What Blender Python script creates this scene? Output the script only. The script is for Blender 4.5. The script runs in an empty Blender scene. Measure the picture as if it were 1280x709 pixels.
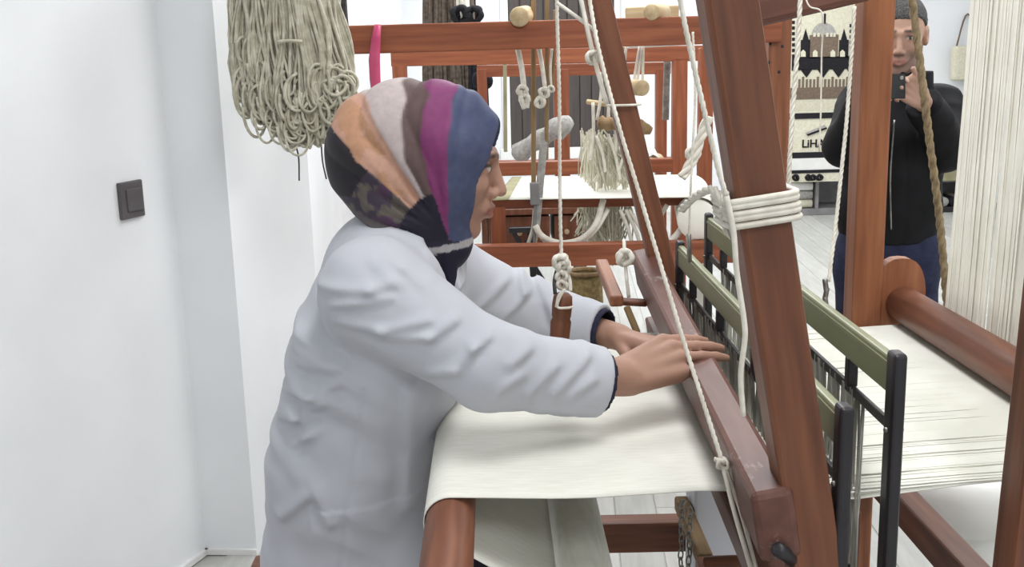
import bpy, bmesh, math, random
import numpy as np
from mathutils import Vector, Matrix
random.seed(7)
rng = np.random.default_rng(7)
sc = bpy.context.scene
COL = sc.collection

# ------------------------------------------------------------------ camera
F, HC = 1345.0, 1.5
PITCH, ROLL, YAW = math.radians(12.1), math.radians(1.5), math.radians(-0.75)
_cp, _sp = math.cos(PITCH), math.sin(PITCH)
_f, _u, _r = Vector((0, _cp, -_sp)), Vector((0, _sp, _cp)), Vector((1, 0, 0))
_c, _s = math.cos(ROLL), math.sin(ROLL)
_Rz = Matrix.Rotation(YAW, 3, 'Z')
CR, CU, CF = _Rz @ (_c * _r - _s * _u), _Rz @ (_s * _r + _c * _u), _Rz @ _f
CAM = Vector((0, 0, HC))
cd = bpy.data.cameras.new('camera')
cd.sensor_fit = 'HORIZONTAL'; cd.sensor_width = 36.0; cd.lens = 36.0 * F / 1280.0
cd.clip_start = 0.02; cd.clip_end = 60
cam = bpy.data.objects.new('camera', cd); COL.objects.link(cam)
cam.matrix_world = Matrix(((CR.x, CU.x, -CF.x, CAM.x), (CR.y, CU.y, -CF.y, CAM.y), (CR.z, CU.z, -CF.z, CAM.z), (0, 0, 0, 1)))
sc.camera = cam

# ------------------------------------------------------------------ world, lamps, exposure
w = bpy.data.worlds.new('room_air'); sc.world = w; w.use_nodes = True
w.node_tree.nodes['Background'].inputs[0].default_value = (0.9, 0.95, 1.0, 1)
w.node_tree.nodes['Background'].inputs[1].default_value = 0.0
sc.view_settings.view_transform = 'Standard'; sc.view_settings.look = 'None'
sc.view_settings.gamma = 1.0; sc.view_settings.use_curve_mapping = False
sc.view_settings.exposure = 0.22
def ceiling_lamp(x, y, sx, sy, power):
    l = bpy.data.lights.new('ceiling_lamp_offscreen', 'AREA'); l.shape = 'RECTANGLE'; l.size = sx; l.size_y = sy
    l.energy = power; l.color = (0.975, 0.985, 1.0)
    o = bpy.data.objects.new('ceiling_lamp_offscreen', l); COL.objects.link(o); o.location = (x, y, 2.86)
for x in (0.35, 2.6):
    for y, pw in ((-1.3, 28), (1.2, 31), (3.7, 32), (6.1, 32), (8.5, 34)):  # the unseen row behind the camera is added as fill light
        ceiling_lamp(x, y, 0.6, 1.2, pw)

# ------------------------------------------------------------------ helpers: placing
def ray(px, py):
    return (px - 640) / F * CR - (py - 354.5) / F * CU + CF
def PY(px, py, y): d = ray(px, py); return CAM + d * (y / d.y)
def PZ(px, py, z): d = ray(px, py); return CAM + d * ((z - HC) / d.z)
def PX(px, py, x): d = ray(px, py); return CAM + d * (x / d.x)

WM = {}
def link(o, M=None, parent=None):
    M = M if M is not None else Matrix.Identity(4)
    COL.objects.link(o); WM[o.name] = M.copy()
    if parent is not None:
        o.parent = parent; o.matrix_parent_inverse = WM[parent.name].inverted()
    o.matrix_basis = M
    return o
def tag(o, label=None, cat=None, group=None, kind=None):
    if label: o['label'] = label
    if cat: o['category'] = cat
    if group: o['group'] = group
    if kind: o['kind'] = kind
    return o
def thing(name, label, cat, loc=(0, 0, 0), group=None):
    o = bpy.data.objects.new(name, None); o.empty_display_size = 0.1
    link(o, Matrix.Translation(Vector(loc))); return tag(o, label, cat, group)
def obj(name, me, mat, parent=None, M=None, smooth=False):
    o = bpy.data.objects.new(name, me)
    if mat is not None and not me.materials: me.materials.append(mat)
    if smooth: me.polygons.foreach_set('use_smooth', [True] * len(me.polygons))
    return link(o, M, parent)
def bm_mesh(bm, name):
    me = bpy.data.meshes.new(name); bm.to_mesh(me); bm.free(); return me
def pd(name, v, f):
    me = bpy.data.meshes.new(name); me.from_pydata([tuple(q) for q in v], [], f); me.update(); return me
def frame_to(p0, p1, ref=(0, 0, 1)):
    p0, p1 = Vector(p0), Vector(p1); z = (p1 - p0).normalized(); ref = Vector(ref)
    if abs(z.dot(ref.normalized())) > 0.98: ref = Vector((0, 1, 0)) if abs(z.y) < 0.9 else Vector((1, 0, 0))
    x = ref.cross(z).normalized(); y = z.cross(x)
    M = Matrix.Identity(4)
    for i in range(3): M[i][0], M[i][1], M[i][2], M[i][3] = x[i], y[i], z[i], p0[i]
    return M, (p1 - p0).length
def box_mesh(name, sx, sy, z0, z1, bev=0.004, seg=2):
    bm = bmesh.new(); bmesh.ops.create_cube(bm, size=1)
    for v in bm.verts:
        v.co = Vector((v.co.x * sx, v.co.y * sy, (z0 + z1) / 2 + v.co.z * (z1 - z0)))
    if bev > 0: bmesh.ops.bevel(bm, geom=bm.edges[:], offset=min(bev, sx * .3, sy * .3, (z1 - z0) * .3), segments=seg, affect='EDGES', profile=0.5)
    return bm_mesh(bm, name)
def beam(name, p0, p1, wid, dep, mat, parent, ref=(0, 0, 1), bev=0.005):
    """wid: across ref x axis; dep: along ref"""
    M, L = frame_to(p0, p1, ref)
    return obj(name, box_mesh(name, wid, dep, 0, L, bev), mat, parent, M)
def bar_box(name, lo, hi, mat, parent=None, bev=0.004):
    lo, hi = Vector(lo), Vector(hi); c = (lo + hi) / 2; s = hi - lo
    me = box_mesh(name, s.x, s.y, -s.z / 2, s.z / 2, bev)
    return obj(name, me, mat, parent, Matrix.Translation(c))
def rod(name, p0, p1, r, mat, parent, r1=None, seg=24, bev=0.003):
    M, L = frame_to(p0, p1); r1 = r if r1 is None else r1
    b = min(bev, r * .4)
    prof = [(0, 0), (r - b, 0), (r, b), (r1, L - b), (r1 - b, L), (0, L)]
    return obj(name, lathe(name, prof, seg), mat, parent, M, True)
def lathe(name, prof, seg=24):
    v, f, rings = [], [], []
    for (r, z) in prof:
        if r < 1e-6: rings.append([len(v)]); v.append((0, 0, z))
        else:
            rings.append(list(range(len(v), len(v) + seg)))
            v += [(r * math.cos(2 * math.pi * k / seg), r * math.sin(2 * math.pi * k / seg), z) for k in range(seg)]
    for a, b in zip(rings, rings[1:]):
        for k in range(seg):
            k2 = (k + 1) % seg
            if len(a) == 1 and len(b) > 1: f.append((a[0], b[k2], b[k]))
            elif len(b) == 1 and len(a) > 1: f.append((a[k], a[k2], b[0]))
            elif len(a) > 1: f.append((a[k], a[k2], b[k2], b[k]))
    return pd(name, v, f)
def smooth_path(pts, n=6):
    P = [np.array(p, float) for p in pts]
    if len(P) < 3: return [P[0] + (P[-1] - P[0]) * t for t in np.linspace(0, 1, n + 1)]
    P = [2 * P[0] - P[1]] + P + [2 * P[-1] - P[-2]]; out = []
    for i in range(1, len(P) - 2):
        a, b, c, d = P[i - 1:i + 3]
        for t in np.arange(n) / n:
            out.append(0.5 * ((2 * b) + (-a + c) * t + (2 * a - 5 * b + 4 * c - d) * t * t + (-a + 3 * b - 3 * c + d) * t ** 3))
    out.append(P[-2]); return out
def tube_vf(path, r, seg=6, V=None, Fc=None):
    V = [] if V is None else V; Fc = [] if Fc is None else Fc
    path = [np.asarray(p, float) for p in path]; n = len(path); base = len(V); prev = None
    rs = r if hasattr(r, '__len__') else [r] * n
    for i in range(n):
        t = path[min(i + 1, n - 1)] - path[max(i - 1, 0)]; t = t / (np.linalg.norm(t) + 1e-12)
        if prev is None:
            a = np.array([1., 0, 0]) if abs(t[0]) < .8 else np.array([0, 1., 0])
        else: a = prev
        a = a - t * np.dot(a, t); a /= (np.linalg.norm(a) + 1e-12); prev = a; b = np.cross(t, a)
        for k in range(seg):
            q = 2 * math.pi * k / seg; V.append(path[i] + rs[i] * (a * math.cos(q) + b * math.sin(q)))
    for i in range(n - 1):
        for k in range(seg):
            k2 = (k + 1) % seg; A = base + i * seg; B = A + seg
            Fc.append((A + k, A + k2, B + k2, B + k))
    Fc.append(tuple(base + k for k in reversed(range(seg)))); Fc.append(tuple(base + (n - 1) * seg + k for k in range(seg)))
    return V, Fc
def cord(name, pts, r, mat, parent=None, seg=6, n=6, smooth=True):
    V, Fc = tube_vf(smooth_path(pts, n), r, seg); return obj(name, pd(name, V, Fc), mat, parent, None, smooth)
def rope(name, pts, r, mat, parent=None, pitch=None, n=10):
    """three twisted strands"""
    path = smooth_path(pts, n); path = resample(path, r * 1.3); pitch = pitch or r * 9
    V, Fc = [], []; L = 0; acc = [0.]
    for a, b in zip(path, path[1:]): acc.append(acc[-1] + np.linalg.norm(b - a))
    N = len(path); fr = []; prev = None
    for i in range(N):
        t = path[min(i + 1, N - 1)] - path[max(i - 1, 0)]; t /= np.linalg.norm(t) + 1e-12
        a = prev if prev is not None else (np.array([1., 0, 0]) if abs(t[0]) < .8 else np.array([0, 1., 0]))
        a = a - t * np.dot(a, t); a /= np.linalg.norm(a); prev = a; fr.append((a, np.cross(t, a)))
    for s in range(3):
        q = [path[i] + r * .5 * (fr[i][0] * math.cos(6.283 * (acc[i] / pitch + s / 3)) + fr[i][1] * math.sin(6.283 * (acc[i] / pitch + s / 3))) for i in range(N)]
        tube_vf(q, r * .56, 5, V, Fc)
    return obj(name, pd(name, V, Fc), mat, parent, None, True)
def resample(path, step):
    out = [np.asarray(path[0], float)]; 
    for a, b in zip(path, path[1:]):
        a, b = np.asarray(a, float), np.asarray(b, float); d = np.linalg.norm(b - a); k = max(1, int(round(d / step)))
        out += [a + (b - a) * (j / k) for j in range(1, k + 1)]
    return out
def knot(name, c, r, mat, parent=None, seed=0):
    """a cord knot: a tight overhand curl of one strand"""
    R = np.random.default_rng(seed); c = np.array(c); pts = []
    for i in range(19):
        q = i / 18 * 6.283 * 2.6
        pts.append(c + r * np.array([math.cos(q) * (.75 + .25 * math.sin(q * .7)), .6 * math.sin(q * 1.3 + 1), .85 * math.sin(q)]) + R.normal(0, r * .08, 3))
    V, Fc = tube_vf(smooth_path(pts, 4), r * .38, 6); return obj(name, pd(name, V, Fc), mat, parent, None, True)

# ------------------------------------------------------------------ materials
def srgb(r, g, b):
    f = lambda c: ((c / 255) / 12.92 if c / 255 <= .04045 else ((c / 255 + .055) / 1.055) ** 2.4)
    return (f(r), f(g), f(b), 1)
def mat(name, c1, c2=None, rough=0.6, scale=8.0, stretch=(1, 1, 1), bump=0.0, bscale=None, spec=0.3, metal=0.0, coords='Object', detail=4, sheen=0.0, contrast=(0.35, 0.65)):
    m = bpy.data.materials.new(name); m.use_nodes = True; nt = m.node_tree; N = nt.nodes; L = nt.links
    b = N['Principled BSDF']; b.inputs['Roughness'].default_value = rough; b.inputs['Metallic'].default_value = metal
    b.inputs['Specular IOR Level'].default_value = spec
    if sheen: b.inputs['Sheen Weight'].default_value = sheen
    tc = N.new('ShaderNodeTexCoord'); mp = N.new('ShaderNodeMapping'); mp.inputs['Scale'].default_value = stretch
    L.new(tc.outputs[coords], mp.inputs['Vector'])
    nz = N.new('ShaderNodeTexNoise'); nz.inputs['Scale'].default_value = scale; nz.inputs['Detail'].default_value = detail
    L.new(mp.outputs[0], nz.inputs['Vector'])
    cr = N.new('ShaderNodeValToRGB'); cr.color_ramp.elements[0].color = c1; cr.color_ramp.elements[1].color = c2 or c1
    cr.color_ramp.elements[0].position, cr.color_ramp.elements[1].position = contrast
    L.new(nz.outputs['Fac'], cr.inputs['Fac']); L.new(cr.outputs[0], b.inputs['Base Color'])
    if bump > 0:
        bp = N.new('ShaderNodeBump'); bp.inputs['Strength'].default_value = bump; bp.inputs['Distance'].default_value = 0.004
        n2 = nz
        if bscale:
            n2 = N.new('ShaderNodeTexNoise'); n2.inputs['Scale'].default_value = bscale; n2.inputs['Detail'].default_value = 3; L.new(mp.outputs[0], n2.inputs['Vector'])
        L.new(n2.outputs['Fac'], bp.inputs['Height']); L.new(bp.outputs[0], b.inputs['Normal'])
    return m
def wood(name, a, b, rough=0.45, spec=0.35):
    return mat(name, srgb(*a), srgb(*b), rough, 6.0, (9, 9, .7), .12, None, spec, contrast=(.3, .72))
def vmat(name, rough=0.6, spec=0.3, noise=0.0, nscale=60, bump=0.0, sss=0.0):
    """colour comes from the mesh's printed colour attribute, with a little procedural variation"""
    m = bpy.data.materials.new(name); m.use_nodes = True; nt = m.node_tree; N = nt.nodes; L = nt.links
    b = N['Principled BSDF']; b.inputs['Roughness'].default_value = rough; b.inputs['Specular IOR Level'].default_value = spec
    at = N.new('ShaderNodeAttribute'); at.attribute_name = 'Col'
    tc = N.new('ShaderNodeTexCoord'); nz = N.new('ShaderNodeTexNoise'); nz.inputs['Scale'].default_value = nscale; nz.inputs['Detail'].default_value = 3
    L.new(tc.outputs['Object'], nz.inputs['Vector'])
    mr = N.new('ShaderNodeMapRange'); mr.inputs['To Min'].default_value = 1 - noise; mr.inputs['To Max'].default_value = 1 + noise
    L.new(nz.outputs['Fac'], mr.inputs['Value'])
    mx = N.new('ShaderNodeMix'); mx.data_type = 'RGBA'; mx.blend_type = 'MULTIPLY'; mx.inputs['Factor'].default_value = 1
    L.new(at.outputs['Color'], mx.inputs[6]); L.new(mr.outputs[0], mx.inputs[7]); L.new(mx.outputs[2], b.inputs['Base Color'])
    if sss: b.inputs['Subsurface Weight'].default_value = sss; b.inputs['Subsurface Radius'].default_value = (.012, .005, .003); b.inputs['Subsurface Scale'].default_value = .3
    if bump:
        bp = N.new('ShaderNodeBump'); bp.inputs['Strength'].default_value = bump; bp.inputs['Distance'].default_value = .002
        L.new(nz.outputs['Fac'], bp.inputs['Height']); L.new(bp.outputs[0], b.inputs['Normal'])
    return m

M_WALL = mat('white_wall_paint', srgb(234, 236, 239), srgb(239, 241, 243), .75, 3, bump=.05, bscale=90, spec=.2)
M_CEIL = mat('ceiling_paint', srgb(225, 226, 226), srgb(232, 232, 230), .9, 3)
M_PLANK = [mat('pale_floor_plank', srgb(*a), srgb(*b), .35, 5, (6, .6, 6), .05, None, .4) for a, b in (((176, 176, 171), (192, 192, 187)), ((182, 182, 177), (196, 196, 192)), ((170, 171, 166), (187, 187, 182)))]
M_GROUT = mat('floor_joint', srgb(172, 172, 167), srgb(188, 188, 183), .6)
M_WOOD = wood('loom_wood', (96, 59, 44), (132, 84, 62))
M_SWORD = wood('batten_sword_wood', (92, 56, 40), (126, 80, 57), .42)
M_POST = wood('honey_post_wood', (120, 72, 48), (154, 99, 67), .42)
M_BATTEN = mat('worn_batten_wood', srgb(86, 53, 44), srgb(114, 77, 67), .45, 5, (7, 7, 1.1), .1, None, .4, contrast=(.3, .75))
_nt = M_BATTEN.node_tree; _n = _nt.nodes.new('ShaderNodeTexNoise'); _n.inputs['Scale'].default_value = 4.5; _n.inputs['Detail'].default_value = 6; _n.inputs['Roughness'].default_value = .7
_m = _nt.nodes.new('ShaderNodeMapping'); _m.inputs['Scale'].default_value = (3, 3, 1.2); _t = _nt.nodes.new('ShaderNodeTexCoord'); _nt.links.new(_t.outputs['Object'], _m.inputs[0]); _nt.links.new(_m.outputs[0], _n.inputs['Vector'])
_r = _nt.nodes.new('ShaderNodeMapRange'); _r.inputs['From Min'].default_value = .60; _r.inputs['From Max'].default_value = .74; _nt.links.new(_n.outputs['Fac'], _r.inputs['Value'])
_x = _nt.nodes.new('ShaderNodeMix'); _x.data_type = 'RGBA'; _x.inputs[7].default_value = srgb(182, 172, 168)
_b = _nt.nodes['Principled BSDF']; _src = _b.inputs['Base Color'].links[0].from_socket; _nt.links.new(_r.outputs[0], _x.inputs['Factor']); _nt.links.new(_src, _x.inputs[6]); _nt.links.new(_x.outputs[2], _b.inputs['Base Color'])
M_RED = wood('red_loom_wood', (122, 66, 44), (154, 91, 61), .45)
M_PALEW = wood('pale_log_wood', (176, 152, 116), (206, 186, 150), .7)
M_DRIFT = wood('rough_brown_wood', (120, 96, 66), (158, 132, 98), .8)
M_GREEN = mat('green_anodised_bar', srgb(122, 125, 94), srgb(136, 139, 106), .4, 4, (1, 1, .3), spec=.5, metal=.1)
M_BLACK = mat('black_plastic', srgb(34, 32, 36), srgb(44, 41, 45), .38, 6, spec=.45)
M_STEEL = mat('dull_steel', srgb(120, 118, 114), srgb(160, 158, 152), .35, 40, metal=.8)
M_HED = mat('steel_heddle_wire', srgb(120, 120, 112), srgb(196, 196, 188), .4, 30, (1, 1, .2), metal=.2)
M_COTTON = mat('white_cotton_cord', srgb(214, 208, 194), srgb(232, 228, 216), .85, 50, bump=.2, sheen=.2)
M_JUTE = mat('brown_jute_rope', srgb(128, 112, 86), srgb(164, 146, 114), .9, 60, bump=.3)
M_CLOTH = mat('woven_cream_cloth', srgb(222, 221, 210), srgb(233, 232, 223), .85, 22, (1, 14, 1), .12, None, .2)
M_WARP = mat('white_warp_yarn', srgb(226, 226, 216), srgb(240, 240, 232), .8, 9, (1, 1, 1), spec=.2)
M_WARPV = mat('cream_warp_yarn', srgb(238, 236, 224), srgb(248, 246, 236), .8, 9, spec=.2)
M_COAT = mat('white_coat_cotton', srgb(184, 186, 194), srgb(192, 194, 202), .8, 4, bump=.04, bscale=160, spec=.2, sheen=.1)
M_NAVY = mat('navy_knit', srgb(34, 34, 56), srgb(44, 44, 68), .85, 90, bump=.2)
M_SKIRT = mat('dark_skirt_cloth', srgb(40, 38, 48), srgb(52, 50, 60), .85, 60)
M_JACKET = mat('black_jacket_cloth', srgb(17, 17, 19), srgb(24, 24, 27), .7, 14, bump=.1, spec=.18)
M_JEANS = mat('dark_blue_denim', srgb(28, 32, 54), srgb(40, 45, 70), .85, 30, bump=.1)
M_HAIR = mat('short_grey_hair', srgb(44, 42, 42), srgb(92, 89, 88), .7, 220, bump=.5)
M_SHOE = mat('black_shoe_leather', srgb(24, 22, 22), srgb(34, 32, 32), .4)
M_SKIN = vmat('skin', .55, .35, .05, 120, .08, .12)
M_SCARF = vmat('printed_scarf', .6, .25, .22, 75, .06)
M_YARN = mat('beige_wool_yarn', srgb(168, 163, 143), srgb(206, 202, 184), .95, 40, bump=.3, sheen=.2)
M_DYARN = mat('charcoal_wool_yarn', srgb(60, 56, 58), srgb(88, 82, 82), .95, 40, bump=.3)
M_BYARN = mat('brown_wool_yarn', srgb(78, 68, 60), srgb(112, 101, 90), .95, 40, bump=.3)
M_BKYARN = mat('black_wool_yarn', srgb(26, 26, 30), srgb(42, 42, 46), .95, 40, bump=.3)
M_PINK = mat('pink_satin_ribbon', srgb(186, 70, 108), srgb(204, 92, 126), .4, 8)
M_SWITCH = mat('dark_grey_switch', srgb(86, 82, 84), srgb(94, 90, 92), .45)
M_SHUT = mat('dark_brown_shutter', srgb(68, 62, 60), srgb(80, 74, 71), .6, 6, (8, 8, .5))
M_WHITE = mat('white_lacquer', srgb(228, 228, 226), srgb(236, 236, 234), .5)
M_PLAST = mat('white_plastic', srgb(222, 222, 218), srgb(230, 229, 226), .4, spec=.4)
M_LILAC = mat('white_board', srgb(206, 207, 214), srgb(214, 215, 222), .6)
M_CREAMR = mat('cream_rug_wool', srgb(204, 200, 178), srgb(218, 214, 194), .95, 60, bump=.2)
M_BROWNR = mat('brown_rug_wool', srgb(108, 94, 82), srgb(128, 112, 98), .95, 60, bump=.2)
M_BLKR = mat('black_rug_wool', srgb(30, 29, 33), srgb(40, 39, 43), .95, 60, bump=.2)
M_GREYR = mat('grey_rug_wool', srgb(150, 148, 144), srgb(178, 176, 172), .95, 60, bump=.2)
M_SHELF = mat('grey_shelf_board', srgb(122, 120, 120), srgb(140, 138, 138), .6)
M_PHONE = mat('black_phone_glass', srgb(14, 14, 16), srgb(20, 20, 22), .15, spec=.6)
M_OLIVE = mat('olive_strap', srgb(140, 136, 106), srgb(160, 156, 124), .8)
M_STRING = mat('cream_string', srgb(186, 182, 162), srgb(212, 208, 190), .85, 30)
M_PAPER = mat('white_paper', srgb(222, 222, 218), srgb(234, 234, 230), .8)

# ------------------------------------------------------------------ SDF modelling of soft bodies
def hash3(i, j, k):
    n = (i * 374761393 + j * 668265263 + k * 2147483647 * 0 + k * 1274126177) & 0xffffffff
    n = ((n ^ (n >> 13)) * 1103515245) & 0xffffffff
    return ((n ^ (n >> 16)) & 0xffff).astype(np.float32) / 65535.0
def noise(P, s):
    Q = np.asarray(P) * np.asarray(s, np.float32); I = np.floor(Q).astype(np.int64); f = (Q - I).astype(np.float32); f = f * f * (3 - 2 * f)
    r = 0
    for a in (0, 1):
        for b in (0, 1):
            for c in (0, 1):
                wt = (f[:, 0] if a else 1 - f[:, 0]) * (f[:, 1] if b else 1 - f[:, 1]) * (f[:, 2] if c else 1 - f[:, 2])
                r = r + wt * hash3(I[:, 0] + a, I[:, 1] + b, I[:, 2] + c)
    return r
def A3(p): return np.array(tuple(p), np.float32)
def cap(P, a, b, ra, rb=None):
    rb = ra if rb is None else rb; a, b = A3(a), A3(b); ab = b - a; L = float(ab @ ab) + 1e-12
    t = np.clip(((P - a) @ ab) / L, 0, 1); d = P - a - t[:, None] * ab
    return np.sqrt((d * d).sum(1)) - (ra + (rb - ra) * t)
def ell(P, c, r):
    q = (P - A3(c)); r = A3(r); k0 = np.sqrt(((q / r) ** 2).sum(1)); k1 = np.sqrt(((q / (r * r)) ** 2).sum(1)) + 1e-9
    return k0 * (k0 - 1) / k1
def sph(P, c, r): d = P - A3(c); return np.sqrt((d * d).sum(1)) - r
def smin(a, b, k): h = np.clip(.5 + .5 * (b - a) / k, 0, 1); return b + (a - b) * h - k * h * (1 - h)
def smax(a, b, k): return -smin(-a, -b, k)
def sstep(a, b, x): t = np.clip((x - a) / (b - a), 0, 1); return t * t * (3 - 2 * t)
def sdf_mesh(name, fn, lo, hi, h, color=None, margin=1.35):
    lo, hi = np.array(lo, float), np.array(hi, float); B = 10
    nb = np.ceil((hi - lo) / (h * B)).astype(int); n = nb * B
    bc = np.stack(np.meshgrid(*[np.arange(k) for k in nb], indexing='ij'), -1).reshape(-1, 3)
    cen = (lo + (bc + .5 - .5 / B) * B * h).astype(np.float32)
    dc = np.concatenate([fn(cen[i:i + 200000]) for i in range(0, len(cen), 200000)])
    D = np.empty(tuple(nb) + (B, B, B), np.float32)
    D[:] = np.sign(dc).reshape(tuple(nb))[..., None, None, None]
    act = np.abs(dc) < (B * h * .5 * 1.7321 * margin)
    off = np.stack(np.meshgrid(*[np.arange(B)] * 3, indexing='ij'), -1).reshape(-1, 3)
    ab = bc[act]
    for i in range(0, len(ab), 160):
        q = ab[i:i + 160]; P = (lo + (q[:, None, :] * B + off[None]) * h).reshape(-1, 3).astype(np.float32)
        d = fn(P).reshape(len(q), B, B, B); D[q[:, 0], q[:, 1], q[:, 2]] = d
    D = D.transpose(0, 3, 1, 4, 2, 5).reshape(tuple(n))
    S = D < 0
    S[0] = S[-1] = False; S[:, 0] = S[:, -1] = False; S[:, :, 0] = S[:, :, -1] = False
    D = np.where(S == (D < 0), D, np.abs(D) + 1e-6)
    cnt = np.zeros(tuple(n - 1), np.uint8)
    sl = lambda o, m: slice(o, m - 1 + o)
    for a in (0, 1):
        for b in (0, 1):
            for c in (0, 1): cnt += S[sl(a, n[0]), sl(b, n[1]), sl(c, n[2])]
    ci = np.argwhere((cnt > 0) & (cnt < 8)); del cnt
    cor = np.array([(a, b, c) for a in (0, 1) for b in (0, 1) for c in (0, 1)])
    vals = np.stack([D[ci[:, 0] + o[0], ci[:, 1] + o[1], ci[:, 2] + o[2]] for o in cor], 1)
    acc = np.zeros((len(ci), 3)); num = np.zeros(len(ci))
    for i in range(8):
        for j in range(i + 1, 8):
            if np.abs(cor[i] - cor[j]).sum() != 1: continue
            a, b = vals[:, i], vals[:, j]; m = (a < 0) != (b < 0); t = np.where(m, a / np.where(m, a - b, 1), 0)
            acc += np.where(m[:, None], cor[i] + t[:, None] * (cor[j] - cor[i]), 0); num += m
    V = lo + (ci + acc / num[:, None]) * h
    nc = n - 1; flat = (ci[:, 0] * nc[1] + ci[:, 1]) * nc[2] + ci[:, 2]
    def vid(c): return np.searchsorted(flat, (c[:, 0] * nc[1] + c[:, 1]) * nc[2] + c[:, 2])
    faces = []
    for ax in range(3):
        s0 = [slice(None)] * 3; s1 = [slice(None)] * 3; s0[ax] = slice(0, -1); s1[ax] = slice(1, None)
        a, b = S[tuple(s0)], S[tuple(s1)]
        e = np.argwhere(a != b); ins = a[e[:, 0], e[:, 1], e[:, 2]]
        u, v = (ax + 1) % 3, (ax + 2) % 3; du = np.zeros(3, int); dv = np.zeros(3, int); du[u] = 1; dv[v] = 1
        q = np.stack([vid(e - du - dv), vid(e - dv), vid(e), vid(e - du)], 1)
        q[~ins] = q[~ins][:, ::-1]; faces.append(q)
    Fq = np.concatenate(faces)
    me = bpy.data.meshes.new(name); me.vertices.add(len(V)); me.vertices.foreach_set('co', V.astype(np.float32).ravel())
    me.loops.add(len(Fq) * 4); me.loops.foreach_set('vertex_index', Fq.astype(np.int32).ravel())
    me.polygons.add(len(Fq)); me.polygons.foreach_set('loop_start', np.arange(0, len(Fq) * 4, 4, dtype=np.int32))
    me.polygons.foreach_set('use_smooth', np.ones(len(Fq), bool)); me.update(calc_edges=True)
    if color is not None:
        c = color(V.astype(np.float32)); at = me.attributes.new('Col', 'FLOAT_COLOR', 'POINT')
        at.data.foreach_set('color', np.concatenate([c, np.ones((len(c), 1))], 1).astype(np.float32).ravel())
    return me
def lin(r, g, b): return np.array(srgb(r, g, b)[:3], np.float32)

def head_frame(eye, fwd, side, s):
    f = np.array(fwd, float); f /= np.linalg.norm(f); sd = np.array(side, float); sd -= f * (sd @ f); sd /= np.linalg.norm(sd)
    u = np.cross(f, sd) if np.cross(f, sd)[2] > 0 else np.cross(sd, f)
    c = np.array(tuple(eye)) - f * .083 * s
    return dict(c=c.astype(np.float32), R=np.stack([f, sd, u], 1).astype(np.float32), s=s)
def to_head(P, hf): return ((P - hf['c']) @ hf['R']) / hf['s']
def from_head(q, hf): return hf['c'] + hf['R'] @ (np.array(q, np.float32) * hf['s'])
def head_sdf(P, hf, ears=True, fem=True):
    q = to_head(P, hf); qa = q.copy(); qa[:, 1] = np.abs(qa[:, 1])
    d = ell(q, (-.018, 0, .026), (.098, .075, .086))
    d = smin(d, ell(q, (.024, 0, -.036), (.066, .059, .086)), .03)
    d = smin(d, cap(qa, (-.008, .052, -.052), (.052, .014, -.104), .018, .02), .022)
    d = smin(d, sph(q, (.068, 0, -.106), .0185), .016)
    d = smin(d, ell(qa, (.052, .036, -.028), (.034, .026, .028)), .018)
    d = smin(d, cap(qa, (.083, .042, .022), (.090, .008, .018), .0085, .007), .014)
    d = smax(d, -ell(qa, (.104, .034, .001), (.018, .018, .0105)), .012)
    d = smin(d, ell(qa, (.076, .031, -.001), (.0135, .0145, .0125)), .004)
    d = smin(d, cap(q, (.087, 0, .010), (.1085, 0, -.036), .0078, .0100), .012)
    d = smin(d, sph(qa, (.097, .0115, -.042), .0082), .007)
    d = smin(d, ell(q, (.083, 0, -.068), (.016, .026, .018)), .012)
    d = smin(d, cap(qa, (.0985, 0, -.064), (.088, .019, -.070), .0058, .003), .004)
    d = smin(d, cap(qa, (.0965, 0, -.0775), (.087, .018, -.0725), .0068, .003), .004)
    d = smax(d, -cap(qa, (.105, 0, -.0705), (.094, .018, -.0708), .0012, .001), .003)
    if ears:
        e = smax(ell(qa, (-.012, .078, -.012), (.019, .012, .033)), -ell(qa, (-.006, .088, -.010), (.010, .008, .022)), .006)
        d = smin(d, e, .006)
    return d * hf['s']
def head_color(P, hf, skin, lip, brow, base=None, stubble=None):
    q = to_head(P, hf); ay = np.abs(q[:, 1]); c = np.tile(skin, (len(q), 1)) if base is None else base
    def mixin(m, col):
        nonlocal c
        c = c * (1 - m[:, None]) + col * m[:, None]
    near = (np.abs(q).max(1) < .16)
    if stubble is not None:
        m = sstep(-.030, -.055, q[:, 2]) * sstep(-.03, .0, q[:, 0]) * sstep(-.15, -.12, q[:, 2]) * near
        m = m * (1 - np.exp(-((q[:, 2] + .0705) / .010) ** 2) * sstep(.024, .016, ay)); mixin(m * .55, stubble)
    m = np.exp(-((q[:, 2] + .0705) / .0085) ** 2 * 1.2) * sstep(.026, .018, ay) * sstep(.082, .089, q[:, 0]) * near; mixin(np.clip(m * 1.2, 0, .85), lip)
    zb = .0235 - 8 * np.clip(ay - .032, 0, 1) ** 2 * 1
    m = np.exp(-((q[:, 2] - zb) / .0042) ** 2) * sstep(.008, .014, ay) * sstep(.056, .046, ay) * sstep(.05, .065, q[:, 0]) * near; mixin(np.clip(m * 1.1, 0, .9), brow)
    m = np.exp(-((q[:, 2] - (.0055 - 9 * (ay - .031) ** 2)) / .0026) ** 2) * sstep(.014, .018, ay) * sstep(.05, .045, ay) * sstep(.06, .07, q[:, 0]) * near; mixin(np.clip(m * 1.2, 0, .95), lin(34, 26, 24))
    e = ((ay - .031) / .0125) ** 2 + ((q[:, 2] + .0005) / .0048) ** 2
    m = sstep(1.15, .8, e) * (q[:, 0] > .07) * near; mixin(m * .8, lin(205, 196, 190))
    e = ((ay - .031) / .0052) ** 2 + ((q[:, 2] + .0005) / .0050) ** 2
    m = sstep(1.2, .8, e) * (q[:, 0] > .075) * near; mixin(m * .95, lin(40, 28, 22))
    return c
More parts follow.
